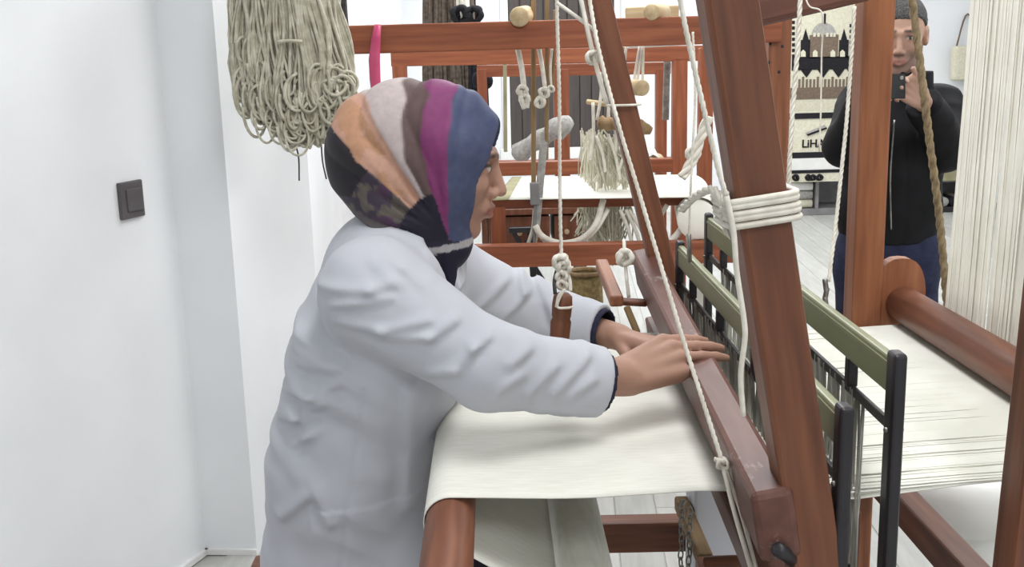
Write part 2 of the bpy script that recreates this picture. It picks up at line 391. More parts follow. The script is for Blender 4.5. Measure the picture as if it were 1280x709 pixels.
def hand_prims(W, K, T, side, curl=(.0, .0), s=1.0, thumb=1, thumb_dir=None):
    """W wrist, K middle of the knuckles, T aim of the finger tips; side: unit vector from little finger to index finger.
    Returns capsules (a,b,ra,rb); the palm ones first."""
    W, K, T, side = [np.array(tuple(q), float) for q in (W, K, T, side)]
    fwd = (K - W) / np.linalg.norm(K - W); side = side - fwd * (side @ fwd); side /= np.linalg.norm(side); up = np.cross(side, fwd)
    if up[2] < 0: up = -up
    pal, fin = [], []
    offs = (-.033, -.011, .011, .032); lens = (.060, .076, .083, .074); rad = (.0072, .0082, .0085, .0083)
    fd = (T - K) / np.linalg.norm(T - K)
    for i, o in enumerate(offs):
        kb = K + side * o * s + up * (-.004 if i in (0, 3) else .001) - fwd * (.010 if i == 0 else 0.003 if i == 3 else 0)
        wb = W + side * o * .55 * s + fwd * .012
        pal.append((wb, kb, .0135 * s, .0105 * s))
        pal.append((wb - up * .006, kb - up * .007 - fwd * .01, .012 * s, .009 * s))
        sp = side * (o * .18)
        d1 = fd + sp; d1 /= np.linalg.norm(d1); L = lens[i] * s
        p1 = kb + d1 * L * .45; d2 = d1 - up * curl[0]; d2 /= np.linalg.norm(d2); p2 = p1 + d2 * L * .31
        d3 = d2 - up * curl[1]; d3 /= np.linalg.norm(d3); p3 = p2 + d3 * L * .24
        r = rad[i] * s; fin.append([(kb, p1, r * 1.08, r), (p1, p2, r, r * .92), (p2, p3, r * .92, r * .78)])
    tb = W + side * .022 * s + fwd * .022 - up * .008
    td = np.array(thumb_dir if thumb_dir is not None else fwd * .75 + side * .55 - up * .35, float); td /= np.linalg.norm(td)
    t1 = tb + td * .040 * s; t2d = td + fwd * .35; t2d /= np.linalg.norm(t2d); t2 = t1 + t2d * .030 * s; t3 = t2 + t2d * .022 * s
    fin.append([(tb, t1, .0145 * s, .0105 * s), (t1, t2, .0105 * s, .0095 * s), (t2, t3, .0095 * s, .0078 * s)])
    return pal, fin
def hand_sdf(P, hp):
    pal, fin = hp; d = None
    for a, b, ra, rb in pal:
        e = cap(P, a, b, ra, rb); d = e if d is None else smin(d, e, .010)
    for ch in fin:
        f = None
        for a, b, ra, rb in ch:
            e = cap(P, a, b, ra, rb); f = e if f is None else smin(f, e, .003)
        d = smin(d, f, .0055)
    return d
def hand_bounds(hp):
    pts = np.array([q for a, b, _, _ in hp[0] for q in (a, b)] + [q for ch in hp[1] for a, b, _, _ in ch for q in (a, b)])
    return pts.min(0) - .03, pts.max(0) + .03
def local(P, far, fn, lo, hi, pad=.04):
    """evaluate fn only near its bounds; elsewhere a safe positive lower bound"""
    q = np.maximum(np.maximum(lo - P, P - hi), 0); dist = np.sqrt((q * q).sum(1)); m = dist < pad
    d = np.maximum(dist, pad).astype(np.float32)
    if m.any(): d[m] = fn(P[m])
    return d

# ================================================================== THE ROOM
def struct(o): o['kind'] = 'structure'; return o
ZC = 2.9
fl = struct(bar_box('floor', (-4.2, -3, -.06), (5.2, 10.2, -.004), M_GROUT, None, 0))
PA = math.radians(-4.0); PD = Vector((-math.sin(PA), math.cos(PA), 0)); PR = Vector((math.cos(PA), math.sin(PA), 0))
_pw, _pl = .135, 1.9
_pm = [box_mesh('plank', _pw - .004, _pl - .004, -.02, 0, .0015, 1) for _ in M_PLANK]
for me_, m_ in zip(_pm, M_PLANK): me_.materials.append(m_)
_k = 0
for i in range(-14, 32):
    for j in range(0, 6):
        c = Vector((0, 1.0, 0)) + PR * (i * _pw) + PD * ((j + (.5 * (i % 2)) + .25 * ((i // 2) % 2)) * _pl * .92 + .2)
        if c.y > 10.8 or c.x > 4.3: continue
        if c.x < -1.0 + .1 * c.y * .2: continue
        # each plank's length fits its run so that the boards butt together
        M = Matrix.Translation(c) @ Matrix.Rotation(PA, 4, 'Z') @ Matrix.Diagonal((1, .92, 1, 1))
        obj('plank', _pm[(i * 7 + j * 3) % 3], None, fl, M)
def wall_strip(name, pts, th, side, z1=ZC):
    """vertical wall along plan points pts, thickness th to the left or right side"""
    v, f = [], []; n = len(pts); P = [Vector((p[0], p[1])) for p in pts]; off = []
    for i in range(n):
        d = (P[min(i + 1, n - 1)] - P[max(i - 1, 0)]).normalized(); off.append(P[i] + side * th * Vector((-d.y, d.x)))
    for i in range(n):
        for q in (P[i], off[i]):
            v += [(q.x, q.y, 0), (q.x, q.y, z1)]
    for i in range(n - 1):
        a, b = 4 * i, 4 * i + 4
        f += [(a, b, b + 1, a + 1), (a + 2, a + 3, b + 3, b + 2), (a + 1, b + 1, b + 3, a + 3)]
    f += [(0, 1, 3, 2), (4 * n - 4, 4 * n - 2, 4 * n - 1, 4 * n - 3)]
    o = obj(name, pd(name, v, f), M_WALL); return struct(o)
C0 = Vector((-.935, 3.12)); C1 = Vector((-.772, 3.105)); WD = Vector((.35, .937))
C2 = C1 + WD * .46
WALLPTS = [C0 - WD * 6.4, C0, C1, C2, C2 + Vector((-.06, .012)), Vector((-.79, 10.0))]
wall_strip('wall_left', WALLPTS, .25, 1)
struct(bar_box('wall_back', (-1.2, 10.0, 0), (5.2, 10.2, ZC), M_WALL, None, 0))
struct(bar_box('wall_right', (5.0, -3, 0), (5.2, 10.0, ZC), M_WALL, None, 0))
struct(bar_box('wall_front', (-4.2, -3.2, 0), (5.2, -3.0, ZC), M_WALL, None, 0))
struct(bar_box('ceiling', (-4.2, -3.2, ZC), (5.2, 10.2, ZC + .1), M_CEIL, None, 0))
def low_strip(name, a, b, nrm, h, t):
    a, b, nrm = Vector(a), Vector(b), Vector(nrm).normalized()
    v = [(*q, z) for z in (0, h) for q in (a, b, b + nrm * t, a + nrm * t)]
    o = obj(name, pd(name, v, [(0, 1, 2, 3), (4, 7, 6, 5), (0, 4, 5, 1), (1, 5, 6, 2), (2, 6, 7, 3), (3, 7, 4, 0)]), M_WHITE); return struct(o)
low_strip('baseboard_column', C0, C1, (.09, -1), .018, .012)
low_strip('baseboard_left', C0 - WD * 6, C0, (.937, -.35), .018, .012)
low_strip('baseboard_back', (-.78, 10.0), (5.0, 10.0), (0, -1), .07, .015)
# dark shutter in the back wall
sh = struct(thing('window_1', None, None, (.64, 9.97, .7))); del_ = None
x0, x1 = PY(637, 100, 9.97).x, PY(768, 100, 9.97).x
zb = PY(700, 184, 9.97).z
obj('shutter_backing', box_mesh('b', x1 - x0, .02, zb, 2.4, 0), M_SHUT, sh, Matrix.Translation(((x0 + x1) / 2, 9.985, 0)))
_n = 9; _sw = (x1 - x0) / _n
sm = box_mesh('slat', _sw - .008, .02, zb, 2.4, .004); sm.materials.append(M_SHUT)
for i in range(_n): obj('slat', sm, None, sh, Matrix.Translation((x0 + _sw * (i + .5), 9.965, 0)))
bar_box('window_frame', (x0 - .07, 9.95, zb - .02), (x0, 9.998, 2.45), M_WHITE, sh)
bar_box('window_frame', (x1, 9.95, zb - .02), (x1 + .05, 9.998, 2.45), M_WHITE, sh)
bar_box('window_sill', (x0 - .1, 9.9, zb - .1), (x1 + .1, 9.998, zb), M_WHITE, sh)

# light switch on the near wall
def PWALL(px, py, off=0):
    d = ray(px, py); n = Vector((.937, -.35, 0)); p0 = Vector((C0.x, C0.y, 0)) + n * off
    return CAM + d * ((p0 - CAM).dot(n) / d.dot(n))
swc = PWALL(161.5, 249.5); _sd = Vector((WD.x, WD.y, 0)).normalized(); _nn = Vector((.937, -.35, 0)).normalized()
MSW = Matrix(((_sd.x, _nn.x, 0, swc.x), (_sd.y, _nn.y, 0, swc.y), (0, 0, 1, swc.z), (0, 0, 0, 1)))
sw = thing('light_switch', 'dark grey square light switch on the white wall', 'switch', swc)
swh = abs(PWALL(161, 226).z - PWALL(161, 273).z); sww = (PWALL(176, 249) - PWALL(147, 250)).length
me = box_mesh('switch_plate', sww, .012, -swh / 2, swh / 2, .004); obj('switch_plate', me, M_SWITCH, sw, MSW @ Matrix.Translation((0, .006, 0)))
me = box_mesh('rocker', sww * .62, .008, -swh * .31, swh * .31, .003)
obj('rocker', me, M_SWITCH, sw, MSW @ Matrix.Translation((sww * .04, .0145, 0)) @ Matrix.Rotation(math.radians(5), 4, 'Z'))

# ================================================================== THE LOOM THE WOMAN WORKS AT
ZW = .91
loom = thing('floor_loom', 'brown wooden floor loom with green heddle frames and white warp, being worked by the woman', 'loom', (.35, 1.8, 0))
CY0, CY1 = 1.372, 2.22            # woven width
BX, BZ, BR = -.075, ZW - .036, .034
# breast beam and its posts
rod('breast_beam', (BX, .98, BZ), (BX, 2.46, BZ), BR, M_WOOD, loom, seg=32)
for y in (1.02, 2.42): bar_box('front_post', (BX - .03, y - .03, 0), (BX + .03, y + .03, BZ - BR + .006), M_WOOD, loom)
# woven cloth: reed -> breast beam -> round it -> take-up roll
RX, RZ, RR = .115, .70, .052
prof = [(.345, ZW - .004), (.30, ZW - .002)] + [(.30 - (.30 - BX) * t, ZW + .0005 - .004 * math.sin(math.pi * t)) for t in np.linspace(.1, .98, 14)]
for a in np.linspace(90, 250, 14): prof.append((BX + (BR + .0025) * math.cos(math.radians(a)), BZ + (BR + .0025) * math.sin(math.radians(a))))
prof += [(RX - RR * .8 + (BX - RX + RR * .8) * (1 - t), RZ + .045 + (BZ - BR - RZ - .045) * (1 - t)) for t in np.linspace(.15, 1, 8)]
v, f = [], []; NY = 40
for i, (x, z) in enumerate(prof):
    for j in range(NY + 1):
        y = CY0 + (CY1 - CY0) * j / NY
        wv = .0025 * math.sin(y * 21 + x * 9) * math.exp(-((x - .1) / .12) ** 2) if 1 < i < 18 else 0
        v.append((x, y, z + wv))
for i in range(len(prof) - 1):
    for j in range(NY): a = i * (NY + 1) + j; f.append((a, a + 1, a + NY + 2, a + NY + 1))
cl = obj('woven_cloth', pd('woven_cloth', v, f), M_CLOTH, loom, None, True)
md = cl.modifiers.new('thickness', 'SOLIDIFY'); md.thickness = .0016; md.offset = 0
rod('cloth_roll', (RX, CY0, RZ), (RX, CY1, RZ), RR, M_CLOTH, loom, seg=40)
rod('roll_axle', (RX, 1.03, RZ), (RX, 2.42, RZ), .02, M_WOOD, loom)
# back posts, roller, lower rails
PXb, PYb = .757, 2.175
fp = beam('back_post', (PXb + .004, PYb, 0), (PXb, PYb, 2.1), .062, .062, M_POST, loom, (0, 1, 0))
npst = beam('back_post', (.603, 1.2, 0), (.672, 1.2, 2.1), .055, .055, M_WOOD, loom, (0, 1, 0))
# rounded bearing plate and the roller it carries
RLX, RLZ, RLR = .835, .972, .0365
bm = bmesh.new(); n = 28; ring = []
for k in range(n):
    a = 2 * math.pi * k / n; q = math.copysign(abs(math.cos(a)) ** .75, math.cos(a)); s_ = math.copysign(abs(math.sin(a)) ** .85, math.sin(a))
    ring.append(bm.verts.new((q * .052, 0, s_ * .088)))
fc = bm.faces.new(ring); e = bmesh.ops.extrude_face_region(bm, geom=[fc]); bmesh.ops.translate(bm, verts=[g for g in e['geom'] if isinstance(g, bmesh.types.BMVert)], vec=(0, .03, 0))
bmesh.ops.recalc_face_normals(bm, faces=bm.faces[:])
obj('bearing_plate', bm_mesh(bm, 'bearing_plate'), M_POST, loom, Matrix.Translation((RLX - .006, PYb - .025, RLZ + .008)))
rod('warp_roller', (RLX, 1.08, RLZ), (RLX, PYb - .01, RLZ), RLR, M_WOOD, loom, seg=32)
beam('lower_rail', (.80, 1.22, .595), (.80, PYb, .595), .05, .06, M_WOOD, loom)
beam('side_rail', (BX, 2.34, .395), (.76, 2.34, .385), .055, .075, M_WOOD, loom)
beam('side_rail', (BX, 1.02, .395), (.66, 1.1, .385), .055, .075, M_WOOD, loom)
q = PY(1060, 636, 2.05); bar_box('lam_support', (q.x - .02, 2.03, 0), (q.x + .022, 2.08, q.z), M_WOOD, loom)
# overhead carriers for the batten (above the frame of the photograph)
SN0, SN1 = PY(1003, 640, 1.2), PY(905, 0, 1.2)
SF0, SF1 = PY(822, 310, 2.45), PY(747, 0, 2.45)
dN, dF = (SN1 - SN0).normalized(), (SF1 - SF0).normalized()
topN, topF = SN0 + dN * ((2.02 - SN0.z) / dN.z), SF0 + dF * ((2.02 - SF0.z) / dF.z)
beam('swing_beam', topN + Vector((0, -.08, .03)), topF + Vector((0, .08, .03)), .06, .06, M_WOOD, loom)
beam('top_rail', (topN.x - .1, 1.13, 2.09), (.72, 1.17, 2.09), .05, .06, M_WOOD, loom)
beam('top_rail', (topF.x - .1, 2.21, 2.09), (.80, 2.175, 2.09), .05, .06, M_WOOD, loom)
beam('top_rail', (.68, 1.12, 2.15), (.74, 2.26, 2.15), .05, .06, M_WOOD, loom)
# tilted overhead lever next to the far back post
a, b = PY(915, 8, 2.07), PY(1082, -32, 2.07)
lv = beam('overhead_lever', a, b, .075, .095, M_BATTEN, loom, bev=.012)
rod('lever_pivot', b + Vector((-.02, -.06, .012)), b + Vector((-.02, .07, .012)), .018, M_BLACK, loom)
# batten: swords, cap, reed, race
bt0, bt1 = Vector((.318, 1.165, .950)), Vector((.352, 2.53, .990))
batten = beam('batten_cap', bt0, bt1, .05, .090, M_BATTEN, loom, (-.17, 0, 1), .008)
beam('sword', SN0 - dN * .28 + Vector((.003, 0, 0)), topN + Vector((.003, 0, 0)), .058, .058, M_SWORD, batten, (0, 1, 0), .006)
beam('sword', SF0 - dF * .24, topF, .056, .05, M_SWORD, batten, (0, 1, 0), .006)
dn = Vector((.03, 0, -.15))
beam('race_beam', bt0 + dn, bt1 + dn, .05, .06, M_BATTEN, batten, (-.17, 0, 1), .006)
rod('clamp_bolt', PY(1000, 616, 1.22), PY(1063, 608, 1.26), .006, M_STEEL, batten)
V, Fc = [], []
for i in range(150):
    y = CY0 + .01 + (CY1 - CY0 - .02) * i / 149
    tube_vf([(.338, y, .955), (.362, y, .83)], .0011, 4, V, Fc)
tag(obj('reed_wires', pd('reed_wires', V, Fc), M_HED, batten), kind='stuff')
rod('pivot_bolt', PY(972, 686, 1.15), PY(1000, 706, 1.2), .009, M_BLACK, batten, seg=14)
# shuttle box at the far end of the batten
a, b = PY(752, 330, 2.62), PY(771, 377, 2.28)
beam('shuttle_box_rail', a, b, .03, .026, M_POST, batten)
beam('shuttle_box_bracket', b + Vector((-.01, .06, -.012)), Vector((.33, 2.34, .945)), .035, .012, M_WOOD, batten)
beam('picker_stick', PY(783, 383, 2.3), PY(797, 417, 2.27), .014, .012, M_DRIFT, batten)
knot('picker_knot', PY(781, 322, 2.3), .017, M_COTTON, batten, 3)
cord('picker_cord', [PY(780, 300, 2.36), PY(781, 318, 2.32), PY(783, 345, 2.3), PY(786, 372, 2.3)], .004, M_COTTON, batten)
# heddle frames
def heddle_frame(x, y0, y1, ztop, hgt, xt):
    tb = bar_box('heddle_frame', (x - .006, y0, ztop - .047), (x + .006, y1, ztop), M_GREEN, loom, .003)
    bar_box('bar_groove', (x - .0075, y0 + .01, ztop - .012), (x + .0075, y1 - .01, ztop - .0075), M_GREEN, tb, 0)
    zb_ = ztop - hgt
    bar_box('bottom_bar', (x - .006, y0, zb_), (x + .006, y1, zb_ + .03), M_GREEN, tb, .003)
    for y in (y0, y1):
        me = box_mesh('side_bar', .017, .028, zb_ - .01, ztop + .008, .006, 3)
        obj('side_bar', me, M_BLACK, tb, Matrix.Translation((x, y, 0)))
        rod('rivet', (x - .012, y, ztop - .09), (x + .012, y, ztop - .09), .0035, M_STEEL, tb, seg=10)
    for z in (ztop - .088, zb_ + .06):
        bar_box('heddle_rod', (x - .003, y0, z - .007), (x + .003, y1, z + .007), M_BLACK, tb, .002)
    for k in range(4):
        y = y0 + (y1 - y0) * (.14 + .24 * k)
        bar_box('rod_hook', (x - .007, y - .008, ztop - .084), (x + .007, y + .008, ztop - .044), M_BLACK, tb, .002)
    V, Fc = [], []; R = np.random.default_rng(int(x * 1000))
    for i in range(260):
        y = CY0 - .04 + (CY1 - CY0 + .04) * (i + R.uniform(-.4, .4)) / 259; dx = R.uniform(-.004, .004)
        z0, z1 = zb_ + .055, ztop - .084
        tube_vf([(x + dx, y, z0), (x - dx, y + R.uniform(-.006, .006), (z0 + z1) / 2 - .01), (x - dx, y, (z0 + z1) / 2 + .01), (x + dx, y + R.uniform(-.004, .004), z1)], .0013, 4, V, Fc)
    tag(obj('heddle_wires', pd('heddle_wires', V, Fc), M_HED, tb), kind='stuff')
    return tb
hA = heddle_frame(.398, 1.185, 2.30, 1.083, .36, 0)
hB = heddle_frame(.472, 1.225, 2.36, 1.133, .40, 0)
# warp: behind the batten through the heddles, under the roller, up to the overhead beam
WZ1 = RLZ - RLR - .003
def warp_path(y, dz):
    x_ = [(.335, ZW - .006 + dz * .2), (.398, ZW + dz), (.472, ZW + dz), (.62, ZW + .012 + dz * .4), (RLX - .01, WZ1)]
    return x_
V, Fc = [], []; R = np.random.default_rng(5); NW = 520
for i in range(NW):
    y = CY0 - .03 + (CY1 - .09 - CY0 + .03) * (i + R.uniform(-.35, .35)) / (NW - 1); dz = R.choice([-.006, .006]) if i % 6 else R.uniform(-.004, .004)
    pts = [(x, y + R.normal(0, .0008), z) for x, z in warp_path(y, dz)]
    for a in (-60, -20, 20, 60): pts.append((RLX + (RLR + .002) * math.cos(math.radians(a)) , y, RLZ + (RLR + .002) * math.sin(math.radians(a))))
    tube_vf(pts[:6], .0016, 4, V, Fc)
tag(obj('warp', pd('warp', V, Fc), M_WARP, loom), kind='stuff')
V, Fc = [], []; NW = 520
for i in range(NW):
    y = 1.08 + (2.03 - 1.08) * (i + R.uniform(-.3, .3)) / (NW - 1)
    if 1.862 < y < 1.878 or 1.998 < y < 2.006: continue
    xx = RLX + RLR + .004 + R.normal(0, .003)
    tube_vf([(xx - .012, y, RLZ - .02), (xx, y, RLZ + .02), (xx + .012 + R.normal(0, .003), y + R.normal(0, .002), 1.5), (xx + .02, y, 2.12)], .0023, 4, V, Fc)
tag(obj('rising_warp', pd('rising_warp', V, Fc), M_WARPV, loom), kind='stuff')
rod('overhead_warp_beam', (RLX + .09, 1.05, 2.14), (RLX + .09, 2.2, 2.14), .04, M_WOOD, loom)
for y in (1.1, 2.19): beam('warp_beam_arm', (.70, y, 2.09), (RLX + .13, y, 2.09), .04, .05, M_WOOD, loom)
# lease sticks under the roller
cord('lease_stick', [PZ(1192, 465, ZW + .02), PZ(1248, 462, ZW + .024)], .003, M_COTTON, loom)
# treadle bar, chains
ta, tb_ = Vector((.397, 1.97, .50)), Vector((.397, 2.26, .50))
beam('treadle_bar', ta, tb_, .03, .034, M_DRIFT, loom)
bar_box('treadle_block', (.375, 1.90, .43), (.43, 1.968, .515), M_POST, loom)
rod('pivot_rod', PY(880, 703, 1.75), PY(985, 700, 1.7), .011, M_WOOD, loom)
lm = bmesh.new(); bmesh.ops.create_circle(lm, segments=4, radius=.001); lm.free()
def torus_link(): 
    pts = [(.0055 * math.copysign(min(1, abs(math.cos(a)) * 1.0), math.cos(a)), 0, .0115 * math.sin(a)) for a in np.linspace(0, 2 * math.pi, 17)]
    V, Fc = tube_vf(pts, .0017, 5); return pd('link', V, Fc)
LK = torus_link(); LK.materials.append(M_STEEL); LK.polygons.foreach_set('use_smooth', [True] * len(LK.polygons))
for cx, z0 in ((852, 632), (862, 640)):
    t0 = PY(cx, z0, 2.02); ch = None
    for k in range(13):
        M = Matrix.Translation(t0 + Vector((.0015 * math.sin(k * 1.7), 0, -.0178 * k))) @ Matrix.Rotation((math.pi / 2) * (k % 2) + .4, 4, 'Z')
        if ch is None: ch = obj('chain', LK, None, loom, M)
        else: obj('link', LK, None, ch, M)
cord('chain_hanger', [PY(857, 626, 2.02), PY(852, 632, 2.02)], .004, M_STEEL, loom)

# cords and ropes tied to the loom
rope('pull_cord', [PY(732, -30, 1.62), PY(748, 60, 1.58), PY(773, 155, 1.54), PY(806, 265, 1.5), PY(848, 405, 1.42), PY(878, 500, 1.36), PY(902, 574, 1.31)], .0032, M_COTTON, loom)
knot('cord_knot', PY(903, 580, 1.31), .0075, M_COTTON, loom, 1)
cord('cord_tail', [PY(904, 584, 1.31), PY(918, 640, 1.28), PY(940, 715, 1.24)], .0032, M_COTTON, loom)
cord('cord_tail', [PY(907, 584, 1.31), PY(926, 640, 1.285), PY(946, 715, 1.24)], .0028, M_COTTON, loom)
cord('cord_tail', [PY(900, 576, 1.31), PY(893, 574, 1.31)], .003, M_COTTON, loom)
cord('tie_cord', [PY(697, 4, 1.66), PY(722, 22, 1.62), PY(746, 40, 1.6)], .0028, M_COTTON, loom)
cord('tie_cord', [PY(722, -20, 1.62), PY(735, 40, 1.6), PY(742, 70, 1.59), PY(758, 130, 1.56)], .0034, M_COTTON, loom)
knot('cord_knot', PY(741, 72, 1.59), .009, M_COTTON, loom, 2)
cord('sword_tie', [SF0 + dF * .34 + Vector((s_ * .032, t_ * .03, 0)) for s_, t_ in ((-1, -1), (1, -1), (1, 1), (-1, 1), (-1, -1))], .003, M_COTTON, loom, n=2)
rope('hanging_cord', [PY(846, -20, 1.15), PY(858, 40, 1.15), PY(876, 120, 1.15), PY(896, 205, 1.15), PY(908, 245, 1.15)], .0030, M_COTTON, loom)
cord('hanging_cord', [PY(908, 245, 1.15), PY(917, 290, 1.15), PY(921, 340, 1.15), PY(930, 400, 1.15), PY(931, 425, 1.15), PY(926, 470, 1.15), PY(929, 520, 1.15)], .0032, M_COTTON, loom, 7)
for k in range(5):      # turns of cord round the near sword
    c0 = SN0 + dN * (.392 - .0068 * k + (.0015 if k % 2 else 0)); w2 = .0345
    lift = lambda sx: Vector((0, 0, .006 * sx))
    loop = [c0 + Vector((sx * (w2 + .002), sy * (w2 + .002),   .005 * sx)) for sx, sy in ((-1, -1), (0, -1.06), (1, -1), (1.06, 0), (1, 1), (0, 1.06), (-1, 1), (-1.06, 0), (-1, -1))]
    cord('rope_turn', loop, .0038, M_COTTON, loom, 8, 4)
c0 = SN0 + dN * .378
rope('rope_tail', [c0 + Vector((-.036, -.03, -.005)), PY(893, 238, 1.2), PY(870, 245, 1.25), PY(852, 262, 1.3)], .0052, M_COTTON, loom)
rope('rope_tail', [c0 + Vector((-.036, -.03, .0)), PY(902, 262, 1.18), PY(906, 285, 1.2), PY(914, 296, 1.2)], .0036, M_COTTON, loom)
rope('rope_tail', [PY(907, 240, 1.165), PY(908, 250, 1.165), PY(910, 264, 1.17), PY(917, 292, 1.18)], .0036, M_COTTON, loom)
rope('lever_cord', [PY(1001, -20, 1.95), PY(997, 60, 1.95), PY(990, 150, 1.95), PY(986, 225, 1.95), PY(985, 300, 1.96), PY(978, 368, 1.97)], .0046, M_COTTON, loom)
cord('lever_cord', [PY(1004, -10, 2.0), PY(1012, 8, 1.99), PY(1028, 18, 1.98), PY(1027, 70, 2.0), PY(1026, 140, 2.0), PY(1024, 190, 2.0)], .0016, M_COTTON, loom)
rope('harness_cord', [PY(1068, 8, 2.0), PY(1060, 130, 2.0), PY(1048, 250, 1.98), PY(1036, 352, 1.93)], .0038, M_COTTON, loom)
for k in range(3): rod('snap_hook', PY(1031 + 3 * (k % 2), 348 + 11 * k, 1.9), PY(1033 - 2 * (k % 2), 364 + 11 * k, 1.9), .005, M_STEEL, loom, seg=8)
rope('harness_cord', [PY(866, 40, 2.1), PY(869, 120, 2.1), PY(864, 220, 2.1), PY(861, 300, 2.12)], .0026, M_COTTON, loom)
rod('snap_hook', PY(861, 292, 2.12), PY(862, 328, 2.12), .005, M_STEEL, loom, seg=8)
rope('twisted_tie', [PY(886, 146, 2.6), PY(876, 172, 2.6), PY(866, 200, 2.6), PY(852, 222, 2.6)], .012, M_COTTON, loom)

# thick brown rope at the back of the loom
jr = rope('jute_rope', [PY(1137, -25, 2.45), PY(1150, 80, 2.45), PY(1164, 190, 2.45), PY(1174, 270, 2.45), PY(1184, 385, 2.45)], .0095, M_JUTE)
tag(jr, 'thick brown rope hanging in front of the man in the black jacket', 'rope')

# hanging shuttle pull
hd = thing('shuttle_pull', 'wooden shuttle pull handle hanging on a knotted white cord before the weaver', 'handle', PY(703, 430, 1.84))
p0, p1 = PY(704, 366, 1.84), PY(698, 440, 1.84); M, L = frame_to(p0, p1)
obj('handle', lathe('handle', [(0, 0), (.010, .0005), (.0165, .006), (.018, .02), (.0172, .042), (.0155, .046), (.0185, .052), (.0175, .08), (.016, L - .006), (.011, L), (0, L)], 24), M_SWORD, hd, M, True)
rope('pull_string', [PY(695, -30, 1.84), PY(699, 120, 1.84), PY(700, 250, 1.84), PY(702, 326, 1.84)], .0034, M_COTTON, hd)
for k, (x, y, r) in enumerate(((701, 327, .013), (705, 334, .012), (702, 345, .010), (703, 356, .009))): knot('knot', PY(x, y, 1.838), r, M_COTTON, hd, k + 4)
cord('side_loop', [PY(707, 338, 1.84), PY(712, 350, 1.835), PY(713, 364, 1.83)], .0034, M_COTTON, hd)
cord('side_loop', [PY(696, 338, 1.84), PY(693, 352, 1.835), PY(694, 368, 1.83)], .0034, M_DYARN, hd)
cord('wrap_loop', [PY(695, 384, 1.822), PY(698, 370, 1.82), PY(706, 362, 1.82), PY(700, 372, 1.818), PY(697, 384, 1.818), PY(708, 385, 1.818), PY(716, 384, 1.83)], .0022, M_COTTON, hd)

# bench
_q = PZ(319, 693, .538); BENX, BENY = _q.x, _q.y
bn = thing('weaving_bench', 'brown wooden bench under the seated woman', 'bench', (-.30, 1.8, 0))
bar_box('seat', (BENX, 1.42, .50), (-.17, BENY, .538), M_WOOD, bn, .006)
for x in (-.46, -.21):
    for y in (1.46, 1.95): bar_box("leg", (x - .025, y - .025, 0), (x + .025, y + .025, .5), M_WOOD, bn)
for y in (1.46, 1.95): bar_box('stretcher', (-.42, y - .015, .16), (-.23, y + .015, .2), M_WOOD, bn)

# white stool under the warp, white box
q = PY(1212, 632, 2.45); st = thing('round_stool', 'white padded round stool standing under the white warp', 'stool', (q.x, q.y, 0))
Ms = Matrix.Translation((q.x, q.y, 0)); zt = q.z + .11
obj('seat', lathe('seat', [(0, zt), (.12, zt - .002), (.15, zt - .015), (.162, zt - .05), (.158, zt - .10), (.135, zt - .14), (.10, zt - .155), (0, zt - .157)][::-1], 40), M_PLAST, st, Ms, True)
obj('pedestal', lathe('pedestal', [(0, 0), (.15, 0), (.15, .012), (.11, .05), (.075, .12), (.072, zt - .16), (.08, zt - .15)], 32), M_PLAST, st, Ms, True)
V, Fc = tube_vf([(.162 * math.cos(.0) , 0, zt - .03), (.163, 0, zt - .06), (.150, 0, zt - .115)], .003, 5)
obj('seam', pd('seam', V, Fc), M_GREYR, st, Ms @ Matrix.Rotation(math.radians(-62), 4, 'Z'))
a, b = PY(868, 640, 2.19), PY(936, 700, 2.19)
wb = thing('storage_box', 'plain white box on the floor under the loom batten', 'box', ((a.x + b.x) / 2 + .05, 2.24, 0))
bar_box('box_body', (a.x, 2.19, 0), (b.x + .12, 2.30, .60), M_LILAC, wb, .006)
bar_box('box_lid', (a.x - .006, 2.184, .60), (b.x + .126, 2.306, .635), M_LILAC, wb, .005)

# ================================================================== LOOMS BEHIND
def bpx(name, a, b, Y0, Y1, wid, dep, m, parent, ref=(0, 0, 1)):
    return beam(name, PY(a[0], a[1], Y0), PY(b[0], b[1], Y1), wid, dep, m, parent, ref, .004)
def upright(name, px, py, Y, z0, z1, w_, d_, m, parent):
    q = PY(px, py, Y); return bar_box(name, (q.x - w_ / 2, q.y - d_ / 2, z0), (q.x + w_ / 2, q.y + d_ / 2, z1), m, parent, .004)
l2 = thing('floor_loom', 'reddish wooden floor loom behind the weaver with cream string heddles and white cloth', 'loom', (.3, 4.1, 0))
Y0, Y1 = 3.5, 4.75
bpx('top_rail', (426, 50.5), (975, 35), Y0, Y0, .05, .088, M_RED, l2)
bpx('middle_rail', (500, 322), (985, 312), Y0, Y0, .05, .074, M_RED, l2)
bpx('top_rail', (489, 73.5), (905, 66), Y1, Y1, .05, .066, M_RED, l2)
upright('post', 971, 120, Y0 + .03, 0, 1.62, .072, .06, M_POST, l2)
q0 = upright('post', 500, 95, Y1, 0, 1.46, .062, .05, M_RED, l2)
upright('post', 849, 140, Y1, 0, 1.46, .064, .05, M_RED, l2)
upright('post', 881, 170, 4.3, 0, 1.50, .055, .05, M_RED, l2)
upright('post', 543, 300, Y0, 0, .87, .07, .06, M_RED, l2)
for (x, y) in ((963, 55), (978, 58), (974, 90), (961, 78)): rod('hole_shade', PY(x, y, 3.497), PY(x, y, 3.53), .005, M_BLACK, l2, seg=8)  # black rods put in as the shade inside the post's holes
bpx('cloth_bar', (612, 254), (668, 252), 3.62, 3.62, .05, .03, M_RED, l2)
bpx('side_rail', (590, 256), (880, 250), 3.66, 3.66, .04, .03, M_RED, l2)
upright('short_post', 623, 280, 3.62, 0, PY(623, 254, 3.62).z, .05, .05, M_RED, l2)
bpx('far_rail', (500, 214), (840, 206), Y1, Y1, .05, .06, M_RED, l2)
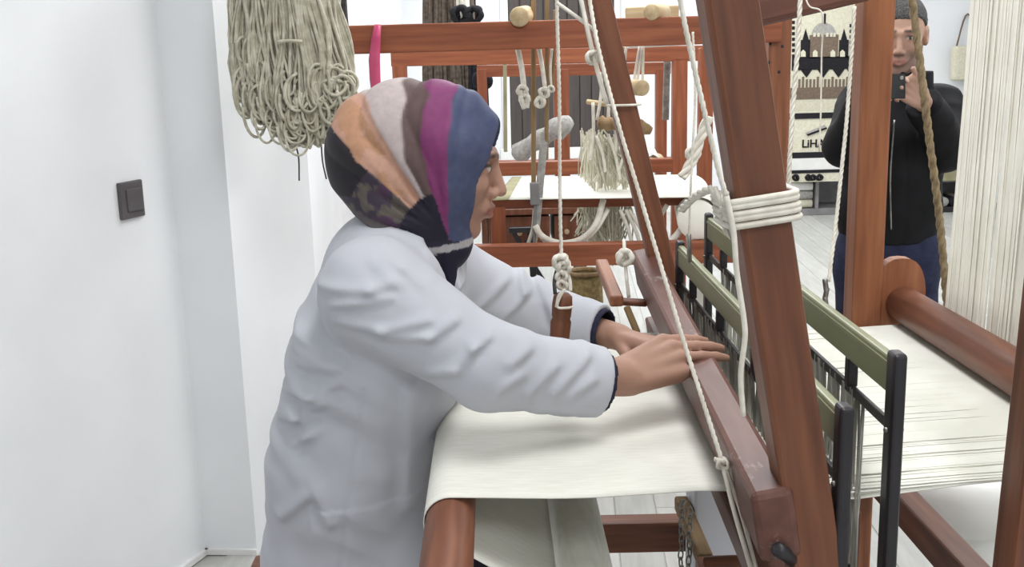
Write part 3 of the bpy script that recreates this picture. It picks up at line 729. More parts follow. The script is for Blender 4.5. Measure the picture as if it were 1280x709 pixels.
# woven cloth and warp of that loom
def sheet(name, corners, m, parent, nx=24, ny=8, sag=0, curl=0):
    v, f = [], []; a, b, c, d = [np.array(tuple(q)) for q in corners]
    for i in range(nx + 1):
        for j in range(ny + 1):
            s, t = i / nx, j / ny; p = (a * (1 - s) + b * s) * (1 - t) + (d * (1 - s) + c * s) * t
            p = p + np.array([0, 0, -sag * math.sin(math.pi * s) - curl * max(0, s - .82) ** 2 * 30]); v.append(p)
    for i in range(nx):
        for j in range(ny): k = i * (ny + 1) + j; f.append((k, k + 1, k + ny + 2, k + ny + 1))
    o = obj(name, pd(name, v, f), m, parent, None, True); md = o.modifiers.new('thickness', 'SOLIDIFY'); md.thickness = .003; return o
zc = 1.02
ca, cb, cc, cd_ = PZ(636, 250, zc), PZ(872, 247, zc), PZ(862, 219, zc), PZ(652, 222, zc)
sheet('cloth', (ca, cb, cc, cd_), M_CLOTH, l2)
sheet('olive_cloth', (PZ(616, 251, zc), ca, cd_, PZ(640, 222, zc)), M_OLIVE, l2, 6, 6)
v, f = [], []; n = 14; e0, e1 = cb, cc
for i in range(n + 1):
    a = math.radians(90 - 118 * i / n); r_ = .075
    for e in (e0, e1): v.append((e.x + r_ * math.cos(a), e.y, e.z - r_ + r_ * math.sin(a)))
for e in (e0, e1): v.append((e.x + .01, e.y, .52))
for i in range(n + 1): f.append((2 * i, 2 * i + 1, 2 * i + 3, 2 * i + 2))
o = obj('warp_over_beam', pd('w', v, f), M_WARPV, l2, None, True); o.modifiers.new('t', 'SOLIDIFY').thickness = .003
rod('back_beam', (e0.x, e0.y + .004, zc - .075), (e1.x, e1.y - .004, zc - .075), .066, M_WARPV, l2, seg=28)
# hanging string heddles
V, Fc = [], []; R = np.random.default_rng(11)
for k in range(4):
    xb = PY(744 + 13 * k, 200, 3.72).x
    for i in range(70):
        t = i / 69; y = 3.72 + .76 * t; x = xb + .03 * t * (1.5 - k) * .4
        zt = 1.165 + .02 * math.sin(7 * t + k * 2) + R.normal(0, .008)
        tube_vf(smooth_path([(x + R.normal(0, .006), y, zt), (x + R.normal(0, .010), y + R.normal(0, .01), 1.06), (x + R.normal(0, .016) + .01 * math.sin(9 * t), y + R.normal(0, .015), .93), (x + R.normal(0, .035) + .02 * (1.5 - k), y + R.normal(0, .02), .80 + R.normal(0, .02))], 2), .0026, 4, V, Fc)
for i in range(46):
    a = np.array(tuple(PY(R.uniform(738, 796), R.uniform(158, 185), 3.70))); b = np.array(tuple(PY(R.uniform(740, 798), R.uniform(205, 232), 3.70)))
    m_ = (a + b) / 2 + R.normal(0, .012, 3); tube_vf(smooth_path([a, m_, b], 3), .0032, 4, V, Fc)
tag(obj('string_heddles', pd('string_heddles', V, Fc), M_STRING, l2), kind='stuff')
for (a, b) in (((752, 90), (746, 150)), ((757, 85), (760, 160)), ((763, 100), (770, 190)), ((770, 160), (782, 205)), ((745, 170), (757, 215)), ((786, 168), (772, 215)), ((760, 168), (775, 225)), ((741, 128), (738, 200)), ((790, 150), (797, 240))):
    cord('heddle_tie', [PY(a[0], a[1], 3.68), PY((a[0] + b[0]) / 2 + 2, (a[1] + b[1]) / 2, 3.68), PY(b[0], b[1], 3.68)], .006, M_COTTON, l2, 5)
for (a, b) in (((783, 55), (778, 103)), ((800, 55), (791, 108)), ((803, 55), (796, 106)), ((804, 52), (803, 112)), ((806, 160), (797, 200))):
    cord('pulley_cord', [PY(a[0], a[1], 3.6), PY(b[0], b[1], 3.6)], .005, M_COTTON, l2, 5)
bpx('white_bar', (784, 55), (872, 50), 3.62, 3.62, .02, .03, M_WHITE, l2)
rod('pulley', PY(789, 109, 3.62), PY(803, 110, 3.52), .026, M_PALEW, l2, seg=20)
rod('round_peg', PY(657, 19, 3.62), PY(649, 21, 3.46), .031, M_PALEW, l2, seg=20)
rod('round_peg', PY(829, 15, 3.65), PY(814, 15, 3.47), .026, M_PALEW, l2, seg=20)
bpx('peg_bar', (782, 19), (848, 16), 3.72, 3.72, .03, .05, M_PALEW, l2)
# rough wooden lams the strings are tied on
def lump(name, pts, r, m, parent, seed):
    R = np.random.default_rng(seed); path = smooth_path(pts, 4); rs = [r * (.8 + .4 * R.random()) * (.6 if i in (0, len(path) - 1) else 1) for i in range(len(path))]
    V, Fc = tube_vf(path, rs, 9); return obj(name, pd(name, V, Fc), m, parent, None, True)
lump('rough_stick', [PY(748, 153, 3.66), PY(764, 155, 3.64), PY(785, 155, 3.62)], .022, M_DRIFT, l2, 1)
lump('rough_stick', [PY(780, 150, 3.60), PY(795, 156, 3.58), PY(814, 164, 3.56)], .022, M_DRIFT, l2, 2)
rod('thin_stick', PY(733, 127, 3.7), PY(762, 131, 3.7), .009, M_PALEW, l2, seg=10)
# swinging loops of cord
cord('cord_loop', [PY(669, 282, 3.55), PY(676, 294, 3.55), PY(690, 302, 3.55), PY(708, 304, 3.55), PY(728, 298, 3.55), PY(745, 280, 3.55), PY(754, 250, 3.6)], .011, M_COTTON, l2, 7)
cord('cord_loop', [PY(668, 282, 3.56), PY(680, 300, 3.56), PY(700, 306, 3.56), PY(722, 304, 3.56), PY(744, 288, 3.56), PY(760, 262, 3.6)], .008, M_WARPV, l2, 7)
cord('cord_loop', [PY(817, 300, 3.55), PY(838, 300, 3.55), PY(852, 285, 3.55), PY(862, 262, 3.56)], .012, M_WARPV, l2, 7)
cord('cord_loop', [PY(818, 290, 3.6), PY(826, 270, 3.6), PY(834, 256, 3.6)], .008, M_COTTON, l2, 7)
for x0_, x1_ in ((775, 790), (782, 800), (786, 810), (668, 660), (672, 668)): cord('loose_cord', [PY(x0_, 262, 3.58), PY((x0_ + x1_) / 2 + 2, 285, 3.58), PY(x1_, 305, 3.58)], .007, M_COTTON, l2, 5)
# grey weight on its stick
bpx('weight_stick', (667, -20), (667, 232), 3.58, 3.58, .016, .014, M_DRIFT, l2, (0, 1, 0))
bpx('weight_stick', (684, -20), (683, 200), 3.6, 3.6, .014, .012, M_DRIFT, l2, (0, 1, 0))
bpx('weight_stick', (693, 12), (691, 115), 3.6, 3.6, .010, .010, M_DRIFT, l2, (0, 1, 0))
bpx('weight_block', (668, 228), (669, 256), 3.56, 3.56, .032, .03, M_SHELF, l2, (0, 1, 0))
bpx('weight_strap', (681, 165), (670, 285), 3.6, 3.57, .026, .006, M_GREYR, l2, (0, 1, 0))
bpx('weight_rod', (669, 256), (668, 305), 3.56, 3.56, .010, .010, M_SHELF, l2, (0, 1, 0))
for (pts, r) in (([(646, 55), (652, 85), (655, 110)], .009), ([(673, 56), (678, 85), (681, 108)], .007), ([(690, 60), (688, 85), (689, 108)], .004)):
    cord('rag_tie', [PY(x, y, 3.54) for x, y in pts], r, M_COTTON, l2, 6)
for k, (x, y) in enumerate(((653, 113), (656, 124), (680, 116), (675, 128), (689, 111))):
    knot('rag_knot', PY(x, y, 3.53), .016 if k != 4 else .010, M_COTTON, l2, 20 + k)
for pts in ([(651, 112), (652, 125), (656, 136)], [(656, 112), (659, 124), (658, 135)]): cord('rag_end', [PY(x, y, 3.53) for x, y in pts], .009, M_COTTON, l2, 6)
rope('side_tie', [PY(882, 150, 3.45), PY(874, 175, 3.45), PY(866, 196, 3.45), PY(856, 214, 3.45)], .014, M_COTTON, l2)
knot('side_knot', PY(866, 192, 3.44), .02, M_COTTON, l2, 31)
# pink ribbon over the near top rail
v, f = [], []; pr_ = [(472, 33), (470, 48), (468, 75), (469, 100), (472, 135)]
for i, (x, y) in enumerate(pr_):
    wv = (4.2, 5.5, 6.8, 6.5, 5)[i]
    for s_ in (-1, 0, 1): p = PY(x + s_ * wv, y, Y0 - .045 - .006 * (s_ == 0)); v.append(tuple(p))
v += [tuple(PY(472 + s_ * 4, 31, Y0 + .03)) for s_ in (-1, 0, 1)]
f = [(3 * i + j, 3 * i + j + 1, 3 * i + j + 4, 3 * i + j + 3) for i in range(4) for j in range(2)] + [(15, 16, 1, 0), (16, 17, 2, 1)]
o = obj('ribbon', pd('ribbon', v, f), M_PINK, None, None, True); o.modifiers.new('t', 'SOLIDIFY').thickness = .002
tag(o, 'pink ribbon hung over the top rail of the rear loom', 'ribbon')
# third, farther frame in front of the dark shutter
l3 = thing('loom_frame', 'smaller red wooden loom frame standing before the dark shutter', 'loom', (.5, 5.7, 0))
Y2 = 5.6
bpx('top_rail', (596, 89), (838, 85), Y2, Y2, .05, .06, M_RED, l3)
upright('post', 702, 150, Y2, 0, PY(702, 86, Y2).z, .078, .06, M_RED, l3)
upright('post', 826, 150, Y2, 0, PY(826, 86, Y2).z, .056, .06, M_RED, l3)
upright('post', 604, 150, Y2, 0, PY(604, 86, Y2).z, .05, .06, M_RED, l3)
bpx('lower_rail', (596, 209), (840, 204), Y2, Y2, .05, .065, M_RED, l3)
lump('rolled_cloth', [PY(645, 195, 5.4), PY(665, 180, 5.35), PY(690, 165, 5.3), PY(713, 151, 5.25)], .05, M_GREYR, l3, 5)
rod('round_peg', PY(812, 206, 5.3), PY(822, 200, 5.45), .035, M_PALEW, l3, seg=16)
sheet('folded_cloth', (PY(796, 196, 5.3), PY(824, 198, 5.3), PY(818, 186, 5.5), PY(800, 184, 5.5)), M_PAPER, l3, 8, 4, -.02)
bpx('metal_strap', (834, 76), (832, 150), 5.0, 5.0, .03, .02, M_STEEL, l3, (0, 1, 0))
o = bpx('measuring_stick', (631, 75), (632, 190), 5.2, 5.2, .018, .012, M_OLIVE, None, (0, 1, 0))
o.name = 'measuring_stick'; tag(o, 'thin olive stick standing upright before the white window frame', 'stick')
# desk with papers
dk = thing('desk', 'brown wooden desk with drawers behind the rear loom', 'desk', (.35, 5.2, 0))
a, b = PY(596, 262, 5.0), PY(738, 262, 5.0); zt = a.z
bar_box('desk_top', (a.x, 4.98, zt - .03), (b.x, 5.5, zt), M_WOOD, dk)
bar_box('desk_side', (a.x + .02, 5.0, 0), (a.x + .05, 5.48, zt - .03), M_WOOD, dk); bar_box('desk_side', (b.x - .05, 5.0, 0), (b.x - .02, 5.48, zt - .03), M_WOOD, dk)
xm = PY(690, 280, 5.0).x
for xa, xb in ((a.x + .055, xm - .01), (xm + .01, b.x - .055)):
    dr = bar_box('drawer', (xa, 5.0, zt - .19), (xb, 5.4, zt - .04), M_WOOD, dk)
    rod('knob', ((xa + xb) / 2, 4.975, zt - .115), ((xa + xb) / 2, 5.0, zt - .115), .012, M_PALEW, dr, seg=12)
for k, (x0_, x1_, y_) in enumerate(((608, 634, 262), (640, 668, 261), (690, 735, 259))):
    p0, p1 = PY(x0_, y_, 5.1), PY(x1_, y_, 5.1)
    o = bar_box('paper_stack', (p0.x, 5.08 + .03 * k, zt), (p1.x, 5.30 + .03 * k, zt + .012 + .018 * (k == 2)), M_PAPER, None, .003)
    tag(o, ('small white paper stack on the end of the brown desk', 'white paper stack in the middle of the brown desk', 'wide white paper stack at the corner of the brown desk')[k], 'paper')
cr_ = thing('folding_stand', 'dark folding stand with crossed legs beneath the desk', 'stand', (PY(660, 300, 4.9).x, 4.95, 0))
for a_, b_ in (((640, 288), (655, 312)), ((668, 288), (652, 312)), ((662, 288), (664, 312))):
    pa, pb = PY(*a_, 4.92), PY(*b_, 4.92); dd = (pb - pa).normalized(); beam('leg', pa, pa + dd * (pa.z / max(.05, -dd.z)) * .98, .03, .02, M_BLACK, cr_)
cr_top = bar_box('stand_bar', (PY(636, 287, 4.92).x, 4.9, PY(640, 288, 4.92).z - .01), (PY(672, 287, 4.92).x, 4.94, PY(640, 288, 4.92).z + .015), M_BLACK, cr_)
# pot plant-coloured basket on the floor under the rear loom
q = PY(731, 352, 4.6)
bk = thing('wicker_basket', 'small ochre basket on the floor under the rear loom rail', 'basket', (q.x, q.y, 0))
obj('basket_body', lathe('basket_body', [(0, 0), (.07, 0), (.085, q.z * .6), (.075, q.z + .04), (.068, q.z + .04), (.075, q.z * .6), (0, .02)], 20), mat('ochre_wicker', srgb(110, 94, 60), srgb(140, 122, 84), .9, 60, bump=.4), bk, Matrix.Translation((q.x, q.y, 0)), True)
obj('basket_rim', lathe('basket_rim', [(.066, q.z + .036), (.082, q.z + .036), (.082, q.z + .05), (.066, q.z + .05), (.066, q.z + .036)], 20), M_DRIFT, bk, Matrix.Translation((q.x, q.y, 0)), True)

# ================================================================== YARN ON THE WALLS
def hank(name, label, group, mat_, mcore, cen, axes, ztop, zbot_fn, n, r, seed, thick=5, groups=0):
    """hank of looped yarn: strands run from a peg down, turn and climb again"""
    R = np.random.default_rng(seed); t = thing(name, label, 'yarn', (cen.x, cen.y, cen.z), group)
    ax, ay = axes; V, Fc = [], []; G = [(R.uniform(-1, 1), R.uniform(-.9, .9), R.uniform(0, 6.28), R.uniform(.03, .10), R.uniform(.7, 1.4)) for _ in range(max(groups, 1))]
    for i in range(n):
        u = R.uniform(-1, 1); dpt = math.sqrt(max(0, 1 - u * u)) * R.uniform(-1, 1)
        g_ = G[i % len(G)]
        if groups: u = np.clip(g_[0] + R.normal(0, .09), -1, 1); dpt = math.sqrt(max(0, 1 - u * u)) * np.clip(g_[1] + R.normal(0, .15), -1, 1)
        u2 = np.clip(u + R.normal(0, .16), -1, 1); dp2 = math.sqrt(max(0, 1 - u2 * u2)) * R.uniform(-1, 1)
        zb_ = zbot_fn((u + u2) / 2) + abs(R.normal(0, .035))
        base = np.array(tuple(cen)); X, Y = np.array(tuple(ax)), np.array(tuple(ay))
        def pt(uu, dd, z, wv): 
            s = .62 + .38 * np.clip((ztop - z) / (ztop - zb_ + 1e-6), 0, 1) ** .8
            return np.array([base[0], base[1], z]) + X * (uu * s + wv) + Y * dd * s
        H_ = ztop - zb_; a = []
        ph = R.uniform(0, 6.28); am = R.uniform(.01, .04)
        if groups: ph = g_[2] + R.normal(0, .35); am = g_[3]
        for k in range(8): z = ztop - H_ * (k / 8) * .93; a.append(pt(u, dpt, z, am * math.sin(k * 1.3 + ph)))
        for q in (.2, .5, .8):
            uu = u + (u2 - u) * q; dd = dpt + (dp2 - dpt) * q; a.append(pt(uu, dd, zb_ + H_ * .07 * (1 - math.sin(math.pi * q)), 0))
        for k in range(7, -1, -1): z = ztop - H_ * (k / 8) * .93; a.append(pt(u2, dp2, z, am * math.sin(k * 1.1 + ph + 2)))
        tube_vf(smooth_path(a, 2), r * R.uniform(.7, 1.25), thick, V, Fc)
    tag(obj('strands', pd('strands', V, Fc), mat_, t, None, True), kind='stuff')
    return t
_ax = Vector((WD.x, WD.y, 0)).normalized(); 
hc = PY(366, 90, 2.98)
hk = hank('yarn_hank', 'big shaggy beige wool hank hanging on the white wall', None, M_YARN, None, hc, (Vector((.160, .02, 0)), Vector((.01, -.085, 0))), 1.95,
          lambda u: 1.262 + .15 * max(0, -u - .05) ** 1.3 + .12 * max(0, u - .35) ** 1.2, 420, .0042, 3, 5, 22)
def core(P):
    d = ell(P, (hc.x, hc.y, 1.63), (.115, .06, .33)); return d + .012 * (noise(P, (40, 40, 9)) - .5)
obj('inner_strands', sdf_mesh('inner_strands', core, (hc.x - .2, hc.y - .14, 1.2), (hc.x + .2, hc.y + .14, 2.05), .012), M_YARN, hk)
rod('wall_peg', (hc.x - .10, hc.y + .21, 1.93), (hc.x + .03, hc.y - .08, 1.93), .014, M_WOOD, hk)
cord('hank_tie', [PY(347, 52, 2.89), PY(362, 51, 2.885), PY(378, 52, 2.89)], .005, M_YARN, hk)
cord('loose_end', [PY(366, 172, 2.98), PY(373, 195, 2.98), PY(374, 226, 2.98)], .0022, M_DYARN, hk)
cord('loose_end', [PY(401, 166, 3.0), PY(403, 200, 3.0), PY(408, 224, 3.0)], .0022, M_DYARN, hk)
# curly loops on the outer corner
V, Fc = [], []; R = np.random.default_rng(8)
for i in range(46):
    c = np.array(tuple(PY(R.uniform(392, 436), R.uniform(95, 165), 2.97))); c[1] += R.uniform(-.06, .06); rr = R.uniform(.018, .034); ph = R.uniform(0, 6.28); tl = R.uniform(-.6, .6)
    pts = [c + rr * np.array([math.cos(a + ph), .5 * math.sin(a * 1.4 + tl), 1.15 * math.sin(a + ph)]) for a in np.linspace(0, 5.2, 11)]
    tube_vf(smooth_path(pts, 2), .0045, 5, V, Fc)
for i in range(120):
    px_ = R.uniform(300, 425); lowy = 128 + 52 * (1 - abs((px_ - 375) / 75) ** 1.6); c = np.array(tuple(PY(px_, R.uniform(max(60, lowy - 75), lowy - 8), 2.90 + .03 * abs(px_ - 366) / 60))); c[1] += R.uniform(-.015, .02)
    rr = R.uniform(.014, .03); ph_ = R.uniform(3.4, 6.0); tl = R.uniform(-.6, .6); st = R.uniform(1.3, 2.6)
    pts = [c + rr * np.array([math.cos(a), .35 * math.sin(a * 1.4 + tl), st * math.sin(a)]) for a in np.linspace(ph_ - 2.6, ph_ + 1.4, 9)]
    tube_vf(smooth_path(pts, 2), R.uniform(.0032, .0048), 5, V, Fc)
tag(obj('curly_loops', pd('curly_loops', V, Fc), M_YARN, hk, None, True), kind='stuff')
h2 = hank('yarn_hank', 'charcoal yarn hank hanging behind the big beige hank', None, M_DYARN, None, PY(417, 40, 3.6), (Vector((.05, 0, 0)), Vector((0, -.03, 0))), 1.95, lambda u: 1.42 + .12 * max(0, -u), 46, .005, 4)
h3 = hank('yarn_hank', 'brown yarn hank hanging far behind the rear loom', None, M_BYARN, None, PY(563, 60, 6.5), (Vector((.17, 0, 0)), Vector((0, -.08, 0))), 2.3, lambda u: 1.10 + .05 * abs(u), 120, .011, 6)
h4 = hank('yarn_hank', 'black yarn hank hanging beside the far brown hank', None, M_BKYARN, None, PY(596, 70, 6.3), (Vector((.05, 0, 0)), Vector((0, -.06, 0))), 1.62, lambda u: 1.02 + .14 * max(0, u), 60, .012, 7)
h5 = hank('yarn_hank', 'cream and black yarn twist above the black hank', None, M_COTTON, None, PY(578, 5, 6.2), (Vector((.03, 0, 0)), Vector((0, -.04, 0))), 2.2, lambda u: 1.58, 24, .010, 9)
for q, pa in ((h3, PY(563, 60, 6.5)), (h4, PY(596, 70, 6.3)), (h5, PY(578, 5, 6.2)), (h2, PY(417, 40, 3.6))):
    zt = {h3.name: 2.28, h4.name: 1.60, h5.name: 2.18, h2.name: 1.93}[q.name]
    cord('hanging_string', [(pa.x, pa.y, zt - .03), (pa.x, pa.y, ZC)], .004, M_BKYARN, q)
for k, (x, y) in enumerate(((576, 18), (593, 19), (604, 100))): knot('yarn_knot', PY(x, y, 6.1), .045, M_BKYARN, h5 if k < 2 else h4, 40 + k)

# ================================================================== RUGS AT THE BACK WALL
def wrect(name, x0, y0, x1, y1, Y, t, m, parent):
    a, b = PY(x0, y0, Y), PY(x1, y1, Y); return bar_box(name, (min(a.x, b.x), Y - t, min(a.z, b.z)), (max(a.x, b.x), Y, max(a.z, b.z)), m, parent, 0)
def wpoly(name, pts, Y, t, m, parent):
    P = [PY(x, y, Y) for x, y in pts]; n = len(P); v = [(p.x, Y - t, p.z) for p in P] + [(p.x, Y, p.z) for p in P]
    return obj(name, pd(name, v, [tuple(range(n))[::-1], tuple(range(n, 2 * n))] + [(i, (i + 1) % n, n + (i + 1) % n, n + i) for i in range(n)]), m, parent)
rg = thing('wall_rug', 'cream wall rug woven with a domed building in brown and black', 'rug', PY(1028, 138, 9.98))
RY = 9.985
wrect('rug_ground', 982, 4, 1076, 142, RY, .012, M_CREAMR, rg)
r2 = RY - .0135
wpoly('dome', [(1015, 50)] + [(1030 + 16 * math.cos(a), 47 - 19 * math.sin(a)) for a in np.linspace(math.pi, 0, 13)] + [(1046, 50)], r2, .004, M_GREYR, rg)
wrect('finial', 1030, 17, 1032, 30, r2, .004, M_BLKR, rg)
wrect('hall', 1012, 44, 1047, 72, r2, .005, M_BROWNR, rg)
for x in (1018, 1023, 1028, 1034, 1039, 1043): wrect('window_patch', x - 1.4, 41, x + 1.4, 46, r2 - .006, .003, M_CREAMR, rg)
for x in (1007, 1055):
    wrect('tower', x - 6, 50, x + 5, 72, r2, .005, M_BLKR, rg); wpoly('spire', [(x - 4, 50), (x, 36), (x + 4, 50)], r2, .005, M_BLKR, rg)
for x in (1004, 1019, 1041, 1053): wpoly('arch', [(x - 3, 71), (x - 3, 65), (x, 62), (x + 3, 65), (x + 3, 71)], r2 - .006, .003, M_CREAMR, rg)
wrect('black_band', 990, 72, 1067, 86, r2, .005, M_BLKR, rg)
for x in (1008, 1029, 1048, 1066): wpoly('black_point', [(x - 8, 86), (x, 97), (x + 8, 86)], r2, .005, M_BLKR, rg)
for i in range(15): wrect('stripe', 998 + 4.6 * i, 99 - (3 if i % 4 == 1 else 0), 1000.3 + 4.6 * i, 110, r2, .004, M_BROWNR, rg)
wrect('brown_band', 988, 110, 1076, 122, r2, .005, M_BROWNR, rg)
for i in range(7): wrect('border_dot', 990, 26 + 7 * i, 993.5, 30 + 7 * i, r2, .004, M_BLKR, rg)
for i in range(6): wrect('border_dot', 1062, 30 + 7 * i, 1065, 34 + 7 * i, r2, .004, M_BLKR, rg)
# display shelf with rugs, and the lettered rug hung on its front
sf = thing('display_shelf', 'low grey display shelf with rugs at the back wall', 'shelf', PY(1030, 270, 9.6))
a, b = PY(960, 200, 9.55), PY(1100, 200, 9.55)
ztop = PY(1020, 200, 9.55).z
bar_box('shelf_top', (a.x, 9.55, ztop - .03), (b.x, 9.98, ztop), M_SHELF, sf); bar_box('shelf_back', (a.x, 9.94, .04), (b.x, 9.98, ztop - .03), M_SHELF, sf)
bar_box('shelf_base', (a.x, 9.55, 0), (b.x, 9.98, .06), M_SHELF, sf)
for x in (a.x, PY(1020, 240, 9.55).x, b.x - .03): bar_box('divider', (x, 9.56, .06), (x + .03, 9.98, ztop - .03), M_SHELF, sf)
for k in range(4):
    x0_, x1_ = PY(985, 240, 9.5).x, PY(1019, 240, 9.5).x; z = .065 + .078 * k
    bm = bmesh.new(); bmesh.ops.create_cube(bm, size=1)
    for v_ in bm.verts: v_.co = Vector((v_.co.x * (x1_ - x0_), v_.co.y * .36, v_.co.z * .074))
    bmesh.ops.bevel(bm, geom=[e for e in bm.edges if abs(e.verts[0].co.x - e.verts[1].co.x) > .01], offset=.03, segments=4, affect='EDGES', profile=.5)
    o = obj('folded_rug', bm_mesh(bm, 'folded_rug'), (M_CREAMR, M_GREYR, M_PAPER, M_CREAMR)[k], None, Matrix.Translation(((x0_ + x1_) / 2, 9.75, z + .037)), True)
    tag(o, ('bottom folded cream rug in the grey shelf', 'second folded grey rug up from the shelf base', 'third folded white rug up from the shelf base', 'topmost folded cream rug inside the grey shelf')[k], 'rug')
lr = thing('lettered_rug', 'cream rug with black bands and lettering on the shelf', 'rug', PY(1020, 198, 9.5))
wrect('rug_ground', 984, 140, 1064, 198, 9.54, .02, M_CREAMR, lr)
wrect('rug_band', 984, 142, 1064, 147, 9.518, .005, M_BLKR, lr); wrect('rug_band', 984, 191, 1064, 196, 9.518, .005, M_BLKR, lr)
wpoly('emblem', [(1007, 166), (1010, 170), (1034, 161), (1031, 156)], 9.518, .004, M_GREYR, lr)
wpoly('emblem', [(1008, 168), (1010, 170), (1034, 161), (1033, 159)], 9.513, .003, M_BLKR, lr)
def letters(txt, px, py, hpx, Y, m, parent):
    cu = bpy.data.curves.new('lettering', 'FONT'); cu.body = txt; cu.size = 1; cu.extrude = .01; cu.offset = .02
    tmp = bpy.data.objects.new('tmp', cu); COL.objects.link(tmp); dg = bpy.context.evaluated_depsgraph_get()
    me = bpy.data.meshes.new_from_object(tmp.evaluated_get(dg)); COL.objects.unlink(tmp); bpy.data.objects.remove(tmp)
    me.materials.clear(); p = PY(px, py, Y); s = (PY(px, py - hpx, Y) - p).length / .72
    M = Matrix.Translation(p) @ Matrix.Rotation(math.pi / 2, 4, 'X') @ Matrix.Diagonal((s, s, .3, 1))
    return obj('lettering', me, m, parent, M)
letters('LiHA', 1002, 184.5, 10, 9.517, M_BLKR, lr)
# rugs laid over the shelf edge
o = wrect('draped_rug', 984, 198.5, 1056, 212.5, 9.516, .03, M_PAPER, None); tag(o, 'white rug draped over the shelf edge under the lettered rug', 'rug')
pr2 = thing('patterned_rug', 'white rug edge with black curls above the shelf opening', 'rug', PY(1020, 226, 9.49))
wrect('rug_ground', 984, 213, 1054, 226, 9.5, .02, M_CREAMR, pr2)
wrect('rug_trim', 984, 213, 1054, 215, 9.5, .024, M_BLKR, pr2)
for k, x in enumerate((994, 1010, 1016, 1024)): knot('curl', PY(x, 222, 9.475), .026, M_BLKR, pr2, 60 + k)
# cushion on the wall and a second shelf right of the man
ch_ = thing('wall_cushion', 'tan woven bag hanging on the white wall beyond the man', 'bag', PY(1200, 100, 9.9))
def cush(P):
    a, b = PY(1198, 60, 9.9), PY(1213, 98, 9.9); q = np.abs(P - A3(((a.x + b.x) / 2 + .04, 9.88, (a.z + b.z) / 2))) - A3((.14, .03, .13)); return np.sqrt((np.maximum(q, 0) ** 2).sum(1)) + np.minimum(q.max(1), 0) - .025
a = PY(1198, 60, 9.9); b = PY(1213, 98, 9.9)
obj('bag_body', sdf_mesh('bag', cush, (a.x - .25, 9.75, b.z - .15), (b.x + .25, 9.99, a.z + .15), .016), M_CREAMR, ch_)
cord('bag_strap', [(a.x - .02, 9.93, a.z - .05), ((a.x + b.x) / 2 + .04, 9.985, a.z + .3), (b.x + .1, 9.93, a.z - .05)], .008, M_BROWNR, ch_)
s2 = thing('display_shelf', 'dark low shelf holding rolled goods beyond the man', 'shelf', PY(1200, 275, 9.4))
a, b = PY(1172, 224, 9.5), PY(1240, 224, 9.5)
bar_box('shelf_top', (a.x, 9.5, a.z - .03), (b.x, 9.98, a.z), M_SHELF, s2); bar_box('shelf_base', (a.x, 9.5, 0), (b.x, 9.98, .05), M_BLACK, s2)
for x in (a.x, b.x - .03): bar_box('shelf_side', (x, 9.5, .05), (x + .03, 9.98, a.z - .03), M_SHELF, s2)
bar_box('shelf_back', (a.x + .03, 9.94, .05), (b.x - .03, 9.98, a.z - .03), M_SHELF, s2)
for k in range(4):
    xx = a.x + .08 + .09 * k; o = rod('rolled_rug', (xx, 9.52, .093), (xx, 9.9, .093), .042, (M_GREYR, M_BLKR, M_CREAMR, M_GREYR)[k], None, seg=18)
    tag(o, ('grey rolled rug beside the side board of the dark shelf', 'black rolled rug in the dark low shelf', 'cream rolled rug in the dark low shelf', 'grey rolled rug between cream roll and far shelf side')[k], 'rug')
o = wrect('fringed_rug', 1172, 172, 1240, 224, 9.5, .03, M_OLIVE, None); 
tag(o, 'olive rug panel standing on the dark shelf beyond the man', 'rug')
wrect('fringe', 1172, 200, 1240, 210, 9.47, .012, M_CREAMR, o)

# ================================================================== THE WOMAN
SKIN_W = lin(168, 130, 112); NAVY = lin(38, 38, 60)
WY = 1.80
P_ = lambda x, y, Y=WY: np.array(tuple(PY(x, y, Y)), np.float32)
pel, wai, che, upc, nkb = P_(425, 690), P_(442, 572), P_(475, 440), P_(490, 345), P_(508, 288)
nS, nE, nC, nW_ = P_(466, 366, 1.615), P_(612, 458, 1.560), P_(750, 478, 1.61), P_(776, 472, 1.622)
fS, fE, fC, fW_ = P_(552, 345, 1.985), P_(676, 398, 2.06), P_(752, 414, 1.985), P_(772, 421, 1.972)
nK, nT = P_(846, 441, 1.672), P_(904, 438, 1.688)
fK, fT = P_(838, 432, 1.89), P_(872, 448, 1.885)
hfW = head_frame(P_(611, 208, 1.795), (1, -.04, -.19), (0, 1, 0), 1.03)
hpN = hand_prims(nW_, nK, nT, (.1, .82, .56), (.12, .16), 1.06, 1, (.95, .30, -.12))
hpF = hand_prims(fW_, fK, fT, (0, -1, .12), (.35, .4), .98)
hbN, hbF = hand_bounds(hpN), hand_bounds(hpF)
knee = [np.array((.04, y, .60), np.float32) for y in (1.68, 1.92)]; ank = [np.array((.06, y, .09), np.float32) for y in (1.68, 1.92)]
hipj = [pel + np.array((.02, d, .0), np.float32) for d in (-.075, .075)]
KY = np.array((1, .76, 1), np.float32); CY = np.array((0, WY, 0), np.float32)
def squash(P): return (P - CY) * KY + CY
def torso_sdf(P, g):
    Q = squash(P); sq = lambda a: (a - CY) * KY + CY
    d = cap(Q, sq(pel), sq(wai), .136 - g, .136 - g)
    d = smin(d, cap(Q, sq(wai), sq(che), .136 - g, .142 - g), .05)
    d = smin(d, cap(Q, sq(che), sq(upc), .142 - g, .118 - g), .05)
    d = smin(d, cap(P, nS + (upc - nS) * .1, fS + (upc - fS) * .1, .064 - g, .064 - g), .05)
    return smin(d, cap(P, upc, nkb, .075 - g, .052 - g * .6), .035)
hlo, hhi = hfW['c'] - .17, hfW['c'] + .17
